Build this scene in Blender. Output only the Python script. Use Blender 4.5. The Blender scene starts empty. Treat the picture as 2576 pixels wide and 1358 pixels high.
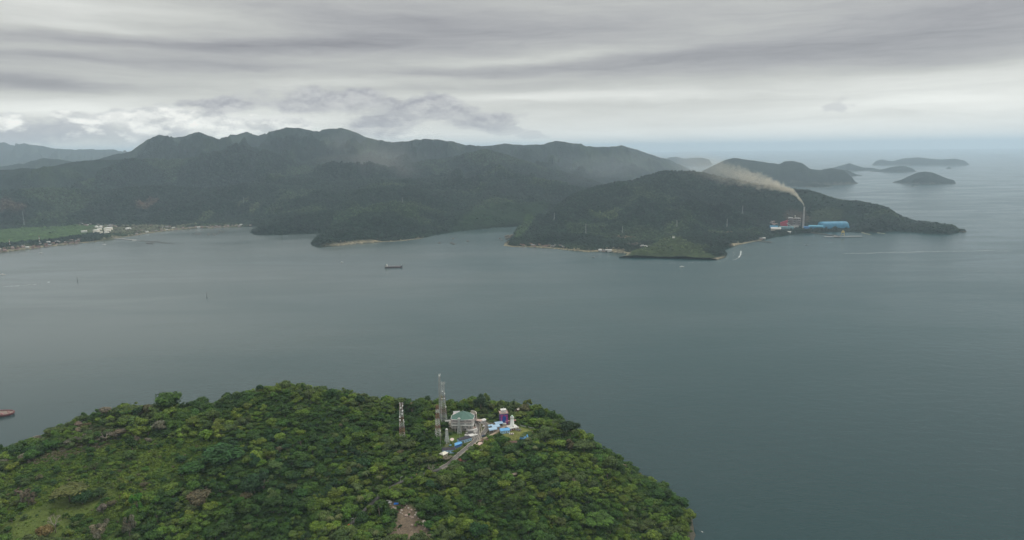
import bpy, bmesh, math, random
import numpy as np
from mathutils import Matrix, Vector
R = math.radians
C = bpy.context.scene.collection
scn = bpy.context.scene

# ------------------------------------------------------------ camera, sky, sun, exposure
CAM_H, PITCH, ROLL = 500.0, R(10.04), R(-0.70)
cam_d = bpy.data.cameras.new("camera"); cam_d.lens = 24.0; cam_d.sensor_width = 36.0
cam_d.clip_start = 1.0; cam_d.clip_end = 400000.0
cam = bpy.data.objects.new("camera", cam_d); C.objects.link(cam)
ROT = Matrix.Rotation(R(90) - PITCH, 3, 'X') @ Matrix.Rotation(ROLL, 3, 'Z')
cam.matrix_world = Matrix.Translation((0, 0, CAM_H)) @ ROT.to_4x4()
scn.camera = cam
SUN_EL, SUN_AZ = R(46), R(68)          # azimuth from +Y towards +X
scn.view_settings.view_transform = 'Standard'; scn.view_settings.look = 'None'
scn.view_settings.exposure = 0.0; scn.view_settings.gamma = 1.0
scn.cycles.volume_bounces = 1; scn.cycles.max_bounces = 5; scn.cycles.diffuse_bounces = 2
scn.cycles.glossy_bounces = 2; scn.cycles.transparent_max_bounces = 8
scn.cycles.volume_step_rate = 1.0; scn.cycles.volume_max_steps = 256

F, CX, CY = 1717.0, 1287.5, 679.0      # survey picture of 2575 x 1358 points used to lay out the map
RM = np.array(ROT)
def ray(px, py):
    d = RM @ np.array([(px - CX) / F, -(py - CY) / F, -1.0]); return d
def atz(px, py, z=0.0):
    d = ray(px, py); t = (z - CAM_H) / d[2]; return (d[0] * t, d[1] * t, z)
def atD(px, py, D):
    d = ray(px, py); t = D / math.hypot(d[0], d[1]); return (d[0] * t, d[1] * t, CAM_H + d[2] * t)
def proj(p):
    q = RM.T @ (np.array(p, float) - np.array([0, 0, CAM_H])); return (CX + F * q[0] / -q[2], CY - F * q[1] / -q[2])
def azel(px, py):
    d = ray(px, py); return math.atan2(d[0], d[1]) * F, math.atan2(d[2], math.hypot(d[0], d[1])) * F

class NT:
    """tiny helper for node graphs"""
    def __init__(s, tree): s.t = tree; s.n = tree.nodes; s.l = tree.links
    def put(s, sock, v):
        if hasattr(v, 'links'): s.l.new(v, sock)
        else: sock.default_value = v
    def m(s, op, a, b=None, c=None, clamp=False):
        n = s.n.new('ShaderNodeMath'); n.operation = op; n.use_clamp = clamp; s.put(n.inputs[0], a)
        if b is not None: s.put(n.inputs[1], b)
        if c is not None: s.put(n.inputs[2], c)
        return n.outputs[0]
    def v(s, op, a, b=None):
        n = s.n.new('ShaderNodeVectorMath'); n.operation = op; s.put(n.inputs[0], a)
        if b is not None: s.put(n.inputs[1], b)
        return n.outputs['Value'] if op in ('LENGTH', 'DOT_PRODUCT') else n.outputs[0]
    def xyz(s, x, y, z=0.0):
        n = s.n.new('ShaderNodeCombineXYZ'); s.put(n.inputs[0], x); s.put(n.inputs[1], y); s.put(n.inputs[2], z); return n.outputs[0]
    def sep(s, v):
        n = s.n.new('ShaderNodeSeparateXYZ'); s.put(n.inputs[0], v); return n.outputs
    def noise(s, vec, scale, detail=4, rough=0.55, dist=0.0, color=False):
        n = s.n.new('ShaderNodeTexNoise'); s.put(n.inputs['Vector'], vec); n.inputs['Scale'].default_value = scale
        n.inputs['Detail'].default_value = detail; n.inputs['Roughness'].default_value = rough; n.inputs['Distortion'].default_value = dist
        return n.outputs['Color'] if color else n.outputs['Fac']
    def mix(s, f, a, b, blend='MIX'):
        n = s.n.new('ShaderNodeMix'); n.data_type = 'RGBA'; n.blend_type = blend; s.put(n.inputs[0], f)
        s.put(n.inputs[6], a if hasattr(a, 'links') else (*a[:3], 1)); s.put(n.inputs[7], b if hasattr(b, 'links') else (*b[:3], 1)); return n.outputs[2]
    def ss(s, x, a, b):
        n = s.n.new('ShaderNodeMapRange'); n.interpolation_type = 'SMOOTHSTEP'; s.put(n.inputs[0], x)
        n.inputs[1].default_value = a; n.inputs[2].default_value = b; return n.outputs[0]

def build_world():
    w = bpy.data.worlds.new("World"); scn.world = w; w.use_nodes = True
    g = NT(w.node_tree); g.n.clear()
    out = g.n.new('ShaderNodeOutputWorld'); bg = g.n.new('ShaderNodeBackground'); bg.inputs[1].default_value = 0.1
    sky = g.n.new('ShaderNodeTexSky'); sky.sky_type = 'NISHITA'; sky.sun_disc = False
    sky.sun_elevation = SUN_EL; sky.sun_rotation = SUN_AZ
    tc = g.n.new('ShaderNodeTexCoord'); d = g.v('NORMALIZE', tc.outputs['Generated']); x, y, z = g.sep(d)[:3]
    az = g.m('MULTIPLY', g.m('ARCTAN2', x, y), F); el = g.m('MULTIPLY', g.m('ARCSINE', z), F)
    # cloud sheet seen at a slant: long soft streaks, everything warped by noise
    p1 = g.xyz(g.m('MULTIPLY', az, 1 / 520), g.m('MULTIPLY', el, 1 / 75), 3.3)
    wn = g.sep(g.noise(p1, 1.0, 5, 0.55, 0.0, True))
    azw = g.m('ADD', az, g.m('MULTIPLY', g.m('SUBTRACT', wn[0], 0.5), 420))
    elw = g.m('ADD', el, g.m('MULTIPLY', g.m('SUBTRACT', wn[1], 0.5), 62))
    st = [ # px, py, half width, half height, tilt deg, amplitude
        (690, 112, 420, 24, 2, -.17), (1080, 55, 420, 34, -2, -.10), (40, 212, 150, 13, -1, -.16), (330, 152, 330, 10, 0, -.09),
        (1720, 150, 460, 30, -1, -.10), (2150, 95, 420, 60, 3, -.06), (2480, 60, 240, 70, 0, -.07), (1150, 185, 380, 10, 1, -.06),
        (1850, 262, 420, 10, 0, -.04), (40, 5, 330, 36, 0, .16), (280, 78, 300, 12, 0, .10), (1330, 148, 300, 15, 3, .15),
        (780, 205, 340, 10, 0, .07), (1440, 247, 420, 15, 0, .17), (2350, 250, 330, 34, 1, .18), (80, 262, 260, 20, 0, .16),
        (470, 302, 220, 26, 0, .22), (2540, 175, 220, 20, 2, .10), (60, 120, 260, 9, 2, .07), (1900, 330, 420, 16, 0, .06),
        (2080, 206, 420, 12, -1, .07), (250, 345, 260, 30, 0, -.07), (640, 345, 160, 22, 0, .12), (2100, 300, 300, 9, 0, -.05)]
    tot = None
    for px, py, hw, hh, tl, amp in st:
        a0, e0 = azel(px, py); c, s_ = math.cos(R(tl)), math.sin(R(tl))
        da = g.m('SUBTRACT', azw, a0); de = g.m('SUBTRACT', elw, e0)
        u = g.m('MULTIPLY', g.m('ADD', g.m('MULTIPLY', da, c), g.m('MULTIPLY', de, s_)), 1 / hw)
        v = g.m('MULTIPLY', g.m('SUBTRACT', g.m('MULTIPLY', de, c), g.m('MULTIPLY', da, s_)), 1 / hh)
        q = g.m('MULTIPLY', g.m('EXPONENT', g.m('MULTIPLY', g.m('ADD', g.m('MULTIPLY', u, u), g.m('MULTIPLY', v, v)), -1.0)), amp)
        tot = q if tot is None else g.m('ADD', tot, q)
    n2 = g.noise(g.xyz(g.m('MULTIPLY', azw, 1 / 300), g.m('MULTIPLY', elw, 1 / 26), 1.0), 1.0, 6, 0.6)
    n3 = g.noise(g.v('MULTIPLY', d, (3, 3, 6)), 1.0, 4, 0.5)
    n4 = g.noise(g.xyz(g.m('MULTIPLY', azw, 1 / 110), g.m('MULTIPLY', elw, 1 / 13), 5.0), 1.0, 6, 0.65, .3)
    lum = g.m('ADD', g.m('ADD', g.m('MULTIPLY', tot, 1.35), SKY_L), g.m('MULTIPLY', g.m('SUBTRACT', n2, 0.5), 0.22))
    lum = g.m('ADD', lum, g.m('MULTIPLY', g.ss(el, 190.0, -20.0), 0.42))
    lum = g.m('ADD', lum, g.m('MULTIPLY', g.m('SUBTRACT', n3, 0.5), 0.12))
    lum = g.m('ADD', g.m('MAXIMUM', lum, 0.05), g.m('MULTIPLY', g.ss(z, .20, .80), ZENITH))
    lum = g.m('ADD', lum, g.m('MULTIPLY', g.m('SUBTRACT', n4, 0.5), 0.12))
    tint = g.mix(g.ss(lum, 0.26, 0.62), (1.0, 0.99, 1.05), (0.99, 1.0, 0.95))
    colr = g.v('MULTIPLY', tint, g.xyz(lum, lum, lum))
    # heaped clouds over the mountains: billowing noise, bright tops, grey undersides
    pc = g.xyz(g.m('MULTIPLY', az, 1 / 120), g.m('MULTIPLY', el, 1 / 60), 8.0)
    b = g.noise(pc, 1.0, 8, 0.55, 0.0)
    pd = g.xyz(g.m('MULTIPLY', az, 1 / 120), g.m('MULTIPLY', g.m('SUBTRACT', el, 9), 1 / 60), 8.0)
    b2 = g.noise(pd, 1.0, 8, 0.55, 0.0)
    b3 = g.noise(g.xyz(g.m('MULTIPLY', az, 1 / 60), g.m('MULTIPLY', el, 1 / 34), 2.0), 1.0, 6, 0.6, 0.2)
    for lst, dark, light, amt, op in (
            ([(200, 335, 330, 38), (-40, 335, 200, 46)], (.38, .40, .46), (.52, .53, .56), 2.2, .8),
            ([(420, 300, 200, 26), (600, 318, 150, 36), (690, 305, 130, 38), (250, 352, 120, 34), (330, 335, 100, 34), (5, 312, 60, 24), (980, 335, 130, 30), (205, 288, 60, 12)], (.60, .61, .61), (1.2, 1.19, 1.12), 3.6, .9),
            ([(880, 262, 230, 46), (1060, 278, 170, 38), (950, 312, 150, 40), (1210, 305, 120, 26), (720, 268, 220, 26), (590, 262, 150, 14)], (.33, .33, .38), (.62, .62, .62), 2.6, .88),
            ([(1350, 341, 50, 12), (1270, 325, 50, 14), (2105, 268, 42, 24)], (.48, .49, .52), (.56, .56, .57), 4.5, .5)):
        mk = None
        for px, py, hw, hh in lst:
            a0, e0 = azel(px, py)
            u = g.m('MULTIPLY', g.m('SUBTRACT', az, a0), 1 / hw); v = g.m('MULTIPLY', g.m('SUBTRACT', el, e0), 1 / hh)
            q = g.m('EXPONENT', g.m('MULTIPLY', g.m('ADD', g.m('MULTIPLY', u, u), g.m('MULTIPLY', v, v)), -1.0))
            mk = q if mk is None else g.m('MAXIMUM', mk, q)
        f = g.m('ADD', mk, g.m('MULTIPLY', g.m('SUBTRACT', b, .5), amt))
        dens = g.m('MULTIPLY', g.ss(f, .36, .80), g.ss(mk, .05, .45))
        litc = g.m('ADD', g.m('MULTIPLY', g.ss(g.m('SUBTRACT', b2, b), -0.07, 0.06), .55), g.m('MULTIPLY', g.ss(b3, .36, .64), .45))
        colr = g.mix(g.m('MULTIPLY', dens, op), colr, g.mix(litc, light, dark))
    colr = g.v('MULTIPLY', colr, (10, 10, 10))
    g.l.new(g.mix(0.95, sky.outputs[0], colr), bg.inputs[0]); g.l.new(bg.outputs[0], out.inputs[0])
SKY_L = 0.51; ZENITH = 1.0
build_world()
sun_d = bpy.data.lights.new("sun", 'SUN'); sun_d.energy = 1.4; sun_d.angle = R(12); sun_d.color = (1, .96, .9)
sun = bpy.data.objects.new("sun", sun_d); C.objects.link(sun)
sv = Vector((math.sin(SUN_AZ) * math.cos(SUN_EL), math.cos(SUN_AZ) * math.cos(SUN_EL), math.sin(SUN_EL)))
sun.rotation_euler = sv.to_track_quat('Z', 'Y').to_euler()

# ------------------------------------------------------------ tags, materials, mesh helpers
def tag(o, label=None, cat=None, group=None, kind=None):
    if label: o['label'] = label
    if cat: o['category'] = cat
    if group: o['group'] = group
    if kind: o['kind'] = kind
    return o
def mesh_np(name, V, Fc, mat=None, smooth=True, cols=None):
    V = np.asarray(V, np.float32); Fc = np.asarray(Fc, np.int32); k = Fc.shape[1]
    me = bpy.data.meshes.new(name); me.vertices.add(len(V)); me.vertices.foreach_set('co', V.ravel())
    me.loops.add(Fc.size); me.loops.foreach_set('vertex_index', Fc.ravel())
    me.polygons.add(len(Fc)); me.polygons.foreach_set('loop_start', np.arange(0, Fc.size, k, dtype=np.int32))
    me.polygons.foreach_set('use_smooth', np.full(len(Fc), smooth)); me.update(calc_edges=True)
    if cols is not None:
        a = me.color_attributes.new('col', 'FLOAT_COLOR', 'POINT')
        a.data.foreach_set('color', np.concatenate([cols, np.ones((len(cols), 1))], 1).astype(np.float32).ravel())
    if mat: me.materials.append(mat)
    me.validate(); return me
def link(name, me, parent=None):
    o = bpy.data.objects.new(name, me); C.objects.link(o)
    if parent: o.parent = parent
    return o
def mat_new(name):
    m = bpy.data.materials.new(name); m.use_nodes = True; g = NT(m.node_tree)
    return m, g, g.n['Principled BSDF']
_mc = {}
def mat(name, col, rough=.8, var=.25, scale=.6, metal=0, spec=.3):
    """plain painted or weathered surface: base colour with blotches of wear"""
    if name in _mc: return _mc[name]
    m, g, p = mat_new(name)
    tc = g.n.new('ShaderNodeTexCoord')
    f = g.noise(tc.outputs['Object'], scale, 5, .65)
    f2 = g.ss(f, .3, .72)
    g.put(p.inputs['Base Color'], g.mix(f2, [c * (1 - var) for c in col], [min(1, c * (1 + var * .5)) for c in col]))
    p.inputs['Roughness'].default_value = rough; p.inputs['Metallic'].default_value = metal; p.inputs['Specular IOR Level'].default_value = spec
    _mc[name] = m; return m

# value noise on numpy arrays
_rs = np.random.RandomState(7); _lat = _rs.rand(256, 256)
def vn(x, y):
    xi = np.floor(x).astype(int); yi = np.floor(y).astype(int); fx = x - xi; fy = y - yi
    fx = fx * fx * (3 - 2 * fx); fy = fy * fy * (3 - 2 * fy); a = xi & 255; b = yi & 255; a1 = (a + 1) & 255; b1 = (b + 1) & 255
    return (_lat[a, b] * (1 - fx) + _lat[a1, b] * fx) * (1 - fy) + (_lat[a, b1] * (1 - fx) + _lat[a1, b1] * fx) * fy
def fbm(x, y, o=5, g=.5):
    s = 0; a = 1; t = 0
    for k in range(o): s = s + a * vn(x + 17.3 * k, y - 9.1 * k); t += a; a *= g; x = x * 2.03; y = y * 2.03
    return s / t
def ridged(x, y, o=5, g=.5):
    s = 0; a = 1; t = 0
    for k in range(o): s = s + a * (1 - np.abs(2 * vn(x + 11.7 * k, y + 5.3 * k) - 1)); t += a; a *= g; x = x * 2.07; y = y * 2.07
    return s / t
def in_poly(px, py, poly):
    px = np.asarray(px, float); py = np.asarray(py, float); r = np.zeros(px.shape, bool); n = len(poly); j = n - 1
    for i in range(n):
        xi, yi = poly[i][:2]; xj, yj = poly[j][:2]
        if yi != yj: r ^= ((yi > py) != (yj > py)) & (px < (xj - xi) * (py - yi) / (yj - yi) + xi)
        j = i
    return r
def seg_dist(px, py, pts, closed=False):
    d = np.full(np.shape(px), 1e18); n = len(pts)
    for i in range(n if closed else n - 1):
        ax, ay = pts[i][:2]; bx, by = pts[(i + 1) % n][:2]; vx, vy = bx - ax, by - ay; L = vx * vx + vy * vy + 1e-9
        t = np.clip(((px - ax) * vx + (py - ay) * vy) / L, 0, 1)
        d = np.minimum(d, (px - ax - t * vx) ** 2 + (py - ay - t * vy) ** 2)
    return np.sqrt(d)
def sstep(x, a, b):
    t = np.clip((x - a) / (b - a), 0, 1); return t * t * (3 - 2 * t)
def grid_faces(nr, nc):
    i = np.arange(nr * nc).reshape(nr, nc)
    return np.stack([i[:-1, :-1].ravel(), i[:-1, 1:].ravel(), i[1:, 1:].ravel(), i[1:, :-1].ravel()], 1)

# ------------------------------------------------------------ the near hill: height map from surveyed points
_cp = [(p[0], p[1], p[2]) for p in [
    # crest
    (0,1152,78),(120,1100,96),(250,1046,112),(330,1038,116),(420,1020,122),(560,1014,127),(680,980,136),(760,978,138),(860,994,133),(900,1000,131),(1000,1016,122),(1100,1018,119),
    (1200,1018,115),(1300,1024,110),(1380,1050,99),(1440,1100,84),(1500,1140,67),(1560,1192,49),(1620,1222,34),(1670,1262,20),(1715,1300,9),(1752,1350,2),
    # slope and valley
    (100,1250,88),(0,1358,84),(300,1200,98),(250,1120,103),(200,1358,78),(400,1100,112),(420,1280,82),(420,1358,70),(600,1200,97),(600,1080,121),(750,1080,118),(800,1180,98),(640,1358,64),
    (800,1280,76),(760,1030,131),(950,1080,112),(1010,1104,107),(1103,1100,106),(1116,1060,112),(1165,1082,107),(1240,1078,106),(1290,1076,106),(1330,1090,103),(1140,1130,100),(1200,1108,102),
    (1080,1190,87),(1130,1166,92),(960,1250,76),(900,1300,70),(840,1350,63),(1000,1300,66),(1050,1358,57),(1200,1200,86),(1200,1300,68),(1300,1150,94),(1300,1250,78),(1300,1358,54),
    (1400,1130,88),(1400,1220,73),(1450,1300,56),(1500,1220,59),(1560,1270,43),(1600,1330,24),(1550,1358,27),(1650,1345,13),(1480,1358,38)]]
P_ = [atz(a, b, c) for a, b, c in _cp]
for (a, b, c) in _cp[:22]:
    x, y, z = atz(a, b, c); L = math.hypot(x, y) if a < 1380 else 1
    ux, uy = (x / L, y / L) if a < 1380 else (.86, .5)
    P_ += [(x + ux * 45, y + uy * 45, z - 34 if z > 40 else z - 22), (x + ux * 130, y + uy * 130, min(z - 95, -12)), (x + ux * 300, y + uy * 300, -45)]
P_ += [(-700, 560, 70), (-450, 560, 55), (-200, 560, 42), (0, 560, 40), (160, 600, 20), (240, 560, -12), (330, 640, -35), (420, 560, -50), (-1000, 700, 70), (-1000, 560, 75), (-1000, 900, 50), (-1000, 1100, -30), (330, 760, -22)]
P_ = np.array(P_, float)
def tps(P, lam=.15):
    n = len(P); X = P[:, :2] / 100; d2 = ((X[:, None] - X[None]) ** 2).sum(-1)
    K = np.where(d2 > 0, d2 * np.log(np.maximum(d2, 1e-12)), 0) * .5 + lam * np.eye(n)
    A = np.zeros((n + 3, n + 3)); A[:n, :n] = K; Q = np.c_[np.ones(n), X]; A[:n, n:] = Q; A[n:, :n] = Q.T
    return X, np.linalg.solve(A, np.r_[P[:, 2], 0, 0, 0])
TX, TW = tps(P_)
GX0, GX1, GY0, GY1, GS = -1000.0, 440.0, 560.0, 1330.0, 4.0
gx = np.arange(GX0, GX1 + 1, GS); gy = np.arange(GY0, GY1 + 1, GS); GXX, GYY = np.meshgrid(gx, gy)
Z = np.full(GXX.shape, TW[-3]) + TW[-2] * GXX / 100 + TW[-1] * GYY / 100
for (a, b), w in zip(TX, TW):
    d2 = (GXX / 100 - a) ** 2 + (GYY / 100 - b) ** 2; Z += w * .5 * d2 * np.log(np.maximum(d2, 1e-12))
GZ = np.clip(Z + (fbm(GXX / 60, GYY / 60) - .5) * 8, -40, 160)
def near_z(x, y):
    x = np.asarray(x, float); y = np.asarray(y, float)
    fx = np.clip((x - GX0) / GS, 0, len(gx) - 1.001); fy = np.clip((y - GY0) / GS, 0, len(gy) - 1.001)
    i = fx.astype(int); j = fy.astype(int); u = fx - i; v = fy - j
    return (GZ[j, i] * (1 - u) + GZ[j, i + 1] * u) * (1 - v) + (GZ[j + 1, i] * (1 - u) + GZ[j + 1, i + 1] * u) * v
def hit(px, py):
    """where the sight line meets the near hill"""
    d = ray(px, py); t = (np.arange(560, 1300, .5)) / math.hypot(d[0], d[1]); z = CAM_H + d[2] * t
    k = np.nonzero(near_z(d[0] * t, d[1] * t) >= z)[0]; k = k[0] if len(k) else len(t) - 1
    return (d[0] * t[k], d[1] * t[k], z[k])
def top_z(p, px, py):
    """height at plan position p that shows at picture height py"""
    D = math.hypot(p[0], p[1]); return atD(px, py, D)[2]

# cleared areas in plan
def plan(pts): return [hit(a, b)[:2] for a, b in pts]
road_px = [(815,1366),(824,1358),(845,1345),(869,1331),(901,1301),(927,1274),(949,1254),(973,1232),(994,1219),(1013,1211),(1046,1199),(1084,1188),(1108,1180),(1129,1169),(1147,1150),(1171,1130),(1193,1112),(1209,1097),(1220,1085),(1228,1076),(1224,1066),(1212,1062)]
road_pl = plan(road_px)
ramp_pl = plan([(1193,1112),(1199,1098),(1202,1082),(1201,1068),(1196,1061)])
path_pl = plan([(1204,1110),(1218,1103),(1232,1096),(1250,1087),(1262,1078),(1272,1071)])
lawn_l = plan([(1122,1114),(1128,1097),(1162,1083),(1172,1092),(1168,1104),(1152,1116),(1140,1112)])
lawn_r = plan([(1240,1092),(1262,1084),(1290,1076),(1318,1076),(1338,1082),(1332,1096),(1312,1108),(1284,1108),(1262,1100),(1248,1097)])
plaza = plan([(1224,1092),(1228,1064),(1256,1062),(1268,1060),(1300,1070),(1300,1080),(1262,1088),(1240,1090)])
yard = plan([(1113,1138),(1116,1118),(1150,1096),(1184,1092),(1186,1110),(1160,1124),(1140,1142)])
site = plan([(1124,1086),(1130,1060),(1150,1046),(1196,1046),(1232,1060),(1236,1084),(1206,1112),(1186,1112),(1176,1088)])
soil = plan([(972,1258),(1002,1262),(1030,1268),(1050,1284),(1062,1308),(1078,1332),(1086,1362),(1006,1362),(968,1346),(988,1330),(1000,1304),(984,1284)])
grass_l = plan([(150,1362),(170,1320),(215,1300),(250,1262),(300,1240),(250,1225),(140,1260),(60,1290),(0,1320),(0,1362)])
scrub = plan([(0,1190),(130,1140),(300,1110),(420,1100),(560,1120),(560,1180),(430,1230),(330,1290),(280,1362),(0,1362)])
brown = plan([(30,1160),(60,1120),(150,1085),(260,1075),(330,1085),(300,1110),(180,1150),(90,1170)])
DR = seg_dist(GXX, GYY, road_pl); DR2 = np.minimum(seg_dist(GXX, GYY, ramp_pl), seg_dist(GXX, GYY, path_pl))
# flatten the ground under the road, ramp and yards a little
_cl = in_poly(GXX, GYY, lawn_l) | in_poly(GXX, GYY, lawn_r) | in_poly(GXX, GYY, plaza) | in_poly(GXX, GYY, yard) | in_poly(GXX, GYY, site)
def blur(a, n):
    for _ in range(n):
        p = np.pad(a, 1, mode='edge'); a = (p[:-2, 1:-1] + p[2:, 1:-1] + p[1:-1, :-2] + p[1:-1, 2:] + 4 * p[1:-1, 1:-1]) / 8
    return a
GB = blur(GZ, 14); wgt = blur((_cl | (DR < 9) | (DR2 < 6)).astype(float), 4); GZ = GZ * (1 - wgt) + GB * wgt
col = np.zeros(GXX.shape + (3,)); n1 = fbm(GXX / 25, GYY / 25)[..., None]; n2 = fbm(GXX / 9 + 40, GYY / 9)[..., None]
col[:] = np.array((.036, .070, .014)) * (.6 + .8 * n1)
def paint(mask, c, amt=1.0):
    m = blur(mask.astype(float), 1)[..., None] * amt; col[:] = col * (1 - m) + np.array(c) * (.7 + .6 * n2) * m
paint(in_poly(GXX, GYY, scrub), (.062, .092, .018), .8)
paint(in_poly(GXX, GYY, grass_l), (.078, .105, .026)); paint(in_poly(GXX, GYY, brown), (.10, .075, .045), .7)
paint(in_poly(GXX, GYY, plaza), (.19, .15, .125)); paint(in_poly(GXX, GYY, site), (.10, .10, .06)); paint(in_poly(GXX, GYY, yard), (.10, .11, .055))
paint(in_poly(GXX, GYY, lawn_l), (.085, .125, .03)); paint(in_poly(GXX, GYY, lawn_r), (.135, .145, .045)); paint(in_poly(GXX, GYY, soil), (.15, .115, .085))
paint((GZ < 3), (.075, .07, .055))
m_hill, g_, p_ = mat_new('near_ground')
at = g_.n.new('ShaderNodeAttribute'); at.attribute_name = 'col'; tcx = g_.n.new('ShaderNodeTexCoord')
nz = g_.noise(tcx.outputs['Object'], .35, 6, .7)
g_.put(p_.inputs['Base Color'], g_.mix(1.0, at.outputs[0], g_.mix(g_.ss(nz, .25, .75), (.55, .55, .55), (1.3, 1.3, 1.25)), 'MULTIPLY'))
p_.inputs['Roughness'].default_value = .95; p_.inputs['Specular IOR Level'].default_value = .1
bmp = g_.n.new('ShaderNodeBump'); bmp.inputs['Distance'].default_value = 1.2; g_.put(bmp.inputs['Height'], nz); g_.l.new(bmp.outputs[0], p_.inputs['Normal'])
V = np.stack([GXX.ravel(), GYY.ravel(), GZ.ravel()], 1)
tag(link('headland_hill', mesh_np('headland_hill', V, grid_faces(*GXX.shape), m_hill, True, col.reshape(-1, 3))), kind='structure')

# ------------------------------------------------------------ the far shore: coast line and ridges
coast = [(-260,680),(-120,655),(0,636),(60,628),(130,619),(190,613),(240,608),(275,604),(300,598),(330,594),(370,587),(410,582),(440,578),(520,574),(600,571),(640,570),(648,572),(632,578),(628,585),(640,590),(680,592),(730,590),(790,588),(832,584),(836,587),(810,593),
  (790,602),(781,611),(786,618),(800,622),(850,619),(900,613),(960,609),(1010,606),(1060,600),(1100,590),(1150,582),(1200,577),(1250,572),(1308,570),(1296,578),(1290,588),(1286,600),(1268,612),(1267,618),(1290,621),(1340,622),(1400,626),(1440,631),(1480,634),(1510,633),(1540,635),(1578,638),(1572,645),(1549,650),
  (1552,655),(1600,657),(1680,659),(1750,658),(1800,655),(1824,648),(1830,638),(1822,628),(1850,618),(1880,611),(1920,604),(1945,597),(1990,590),(2040,586),(2100,583),(2150,584),(2200,586),(2250,582),(2300,585),(2345,589),(2390,590),(2404,586),(2420,584),(2427,580)]
coast_w = [atz(a, b, 0)[:2] for a, b in coast]
def slant(px, dep): return dep * math.sqrt(1 + ((px - CX) / F) ** 2)
def pol(px, D): p = atD(px, 450, slant(px, D)); return p[:2]
coast_w += [pol(2418, 4080), pol(2380, 4230), pol(2300, 4480), pol(2200, 4900), pol(2100, 5200), pol(2000, 5600), pol(1900, 6100), pol(1800, 6700), pol(1752, 7600), pol(1740, 10500)]
coast_w += [atz(1744, 431, 0)[:2], pol(1735, 15500), pol(1600, 18000), pol(1000, 25000), pol(-400, 25000), pol(-420, 4000)]
# ridge: points (px, py of its top, distance), front reach, back reach, roughness
ridges = [
 ([(-260,350,17500),(0,357,17500),(60,360,17500),(100,367,17500),(150,375,17500),(200,374,17500),(300,376,17500),(420,392,17500),(560,420,17000)], 3500, 3000),
 ([(-260,430,10500),(0,418,10500),(50,410,10500),(110,398,10300),(160,404,10300),(220,415,10200),(320,430,10000)], 1600, 2000),
 ([(120,425,8600),(165,411,8600),(250,400,8800),(330,379,9000),(370,352,9000),(400,341,9000),(440,345,9000),(470,338,9000),(500,333,9000),(530,343,9000),(552,351,9200),(580,338,9600),(600,336,9600),(622,333,9600),(650,342,9300),(680,329,9200),(720,320,9200),(760,322,9200),(800,331,9200),(830,326,9300),(860,323,9300),(890,331,9300),(930,347,9400),(980,357,9500),(1020,356,9600),(1045,350,9700),(1100,352,9800),(1150,360,9900),(1210,368,10000),(1270,362,10200),(1320,366,10300),(1360,363,10300),(1400,355,10400),(1430,361,10500),(1455,361,10500),(1480,369,10600),(1530,371,10800),(1565,368,11000),(1600,378,11300),(1640,391,11800),(1680,401,12200),(1710,412,12600),(1738,426,12900)], 3600, 2600),
 ([(-260,445,6600),(0,424,6600),(60,419,6700),(100,421,6700),(170,411,6800),(240,403,6900),(330,398,7000),(450,403,7000),(520,399,7100),(560,380,7300),(592,361,7400),(640,372,7400),(700,390,7300),(760,408,7200),(820,396,7200),(880,388,7300),(960,399,7300),(1040,414,7200),(1080,402,7200),(1150,391,7200),(1215,379,7200),(1260,388,7200),(1320,406,7100),(1400,430,7000),(1480,452,6900),(1560,478,6800)], (1900, 2000, 2500), 1500),
 ([(-260,500,5400),(0,482,5400),(120,476,5400),(260,480,5500),(400,468,5600),(520,474,5600),(640,462,5700),(760,470,5700),(880,455,5800),(1000,452,5900),(1120,446,6000),(1250,452,6000),(1350,466,5900),(1420,490,5700)], (800, 800, 1500), 1200),
 ([(632,586,4100),(660,562,4350),(700,545,4500),(750,530,4700),(800,512,4900),(850,488,5100),(900,478,5200),(960,470,5250),(1000,478,5200),(1027,468,5150),(1080,484,5100),(1140,498,5050),(1200,512,5000),(1280,530,4950),(1340,548,4900)], 1000, 900),
 ([(782,613,3720),(800,596,3800),(840,570,3950),(880,545,4200),(930,520,4400),(990,505,4500),(1040,505,4600),(1100,530,4700),(1180,548,4750),(1260,562,4800)], 620, 500),
 ([(1290,604,4000),(1312,592,4100),(1332,577,4200),(1371,548,4400),(1391,524,4550),(1437,491,4750),(1469,479,4850),(1500,467,4950),(1527,463,5000),(1586,457,5050),(1625,443,5100),(1664,432,5150),(1691,429,5150),(1733,431,5150),(1800,442,5150),(1860,455,5100),(1946,469,5050),(2003,476,4950),(2040,482,4880),(2059,489,4820),(2081,494,4760),(2102,501,4700),(2146,508,4600),(2175,512,4560),(2217,520,4500),(2240,529,4450),(2263,546,4380),(2279,552,4350),(2305,562,4130),(2331,562,4070),(2357,563,4020),(2384,567,3990),(2398,570,3965),(2410,578,3935)], 1250, 700),
 ([(1400,600,4050),(1450,585,4150),(1520,560,4300),(1590,540,4450),(1650,525,4500),(1720,520,4450),(1780,535,4350),(1850,560,4250),(1920,580,4150)], 500, 500),
 ([(1440,622,3800),(1500,612,3880),(1560,615,3800),(1640,600,3800),(1760,585,3850),(1830,600,3800),(1860,606,3850)], 330, 400),
 ([(1550,650,3460),(1580,640,3500),(1620,625,3530),(1660,606,3560),(1694,597,3580),(1730,606,3580),(1770,612,3580),(1800,617,3560),(1822,634,3530),(1832,648,3480)], 190, 260)]
NA, NR = 1300, 500
a_ = np.linspace(math.atan2(-1288 * 1.22, F), math.atan2(1150, F) , NA) ; r_ = np.concatenate([np.geomspace(3150, 14500, NR - 40), np.geomspace(14700, 26000, 40)])
AA, RR = np.meshgrid(a_, r_); FX = RR * np.sin(AA); FY = RR * np.cos(AA)
wx = FX / 1000; wy = FY / 1000
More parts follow.
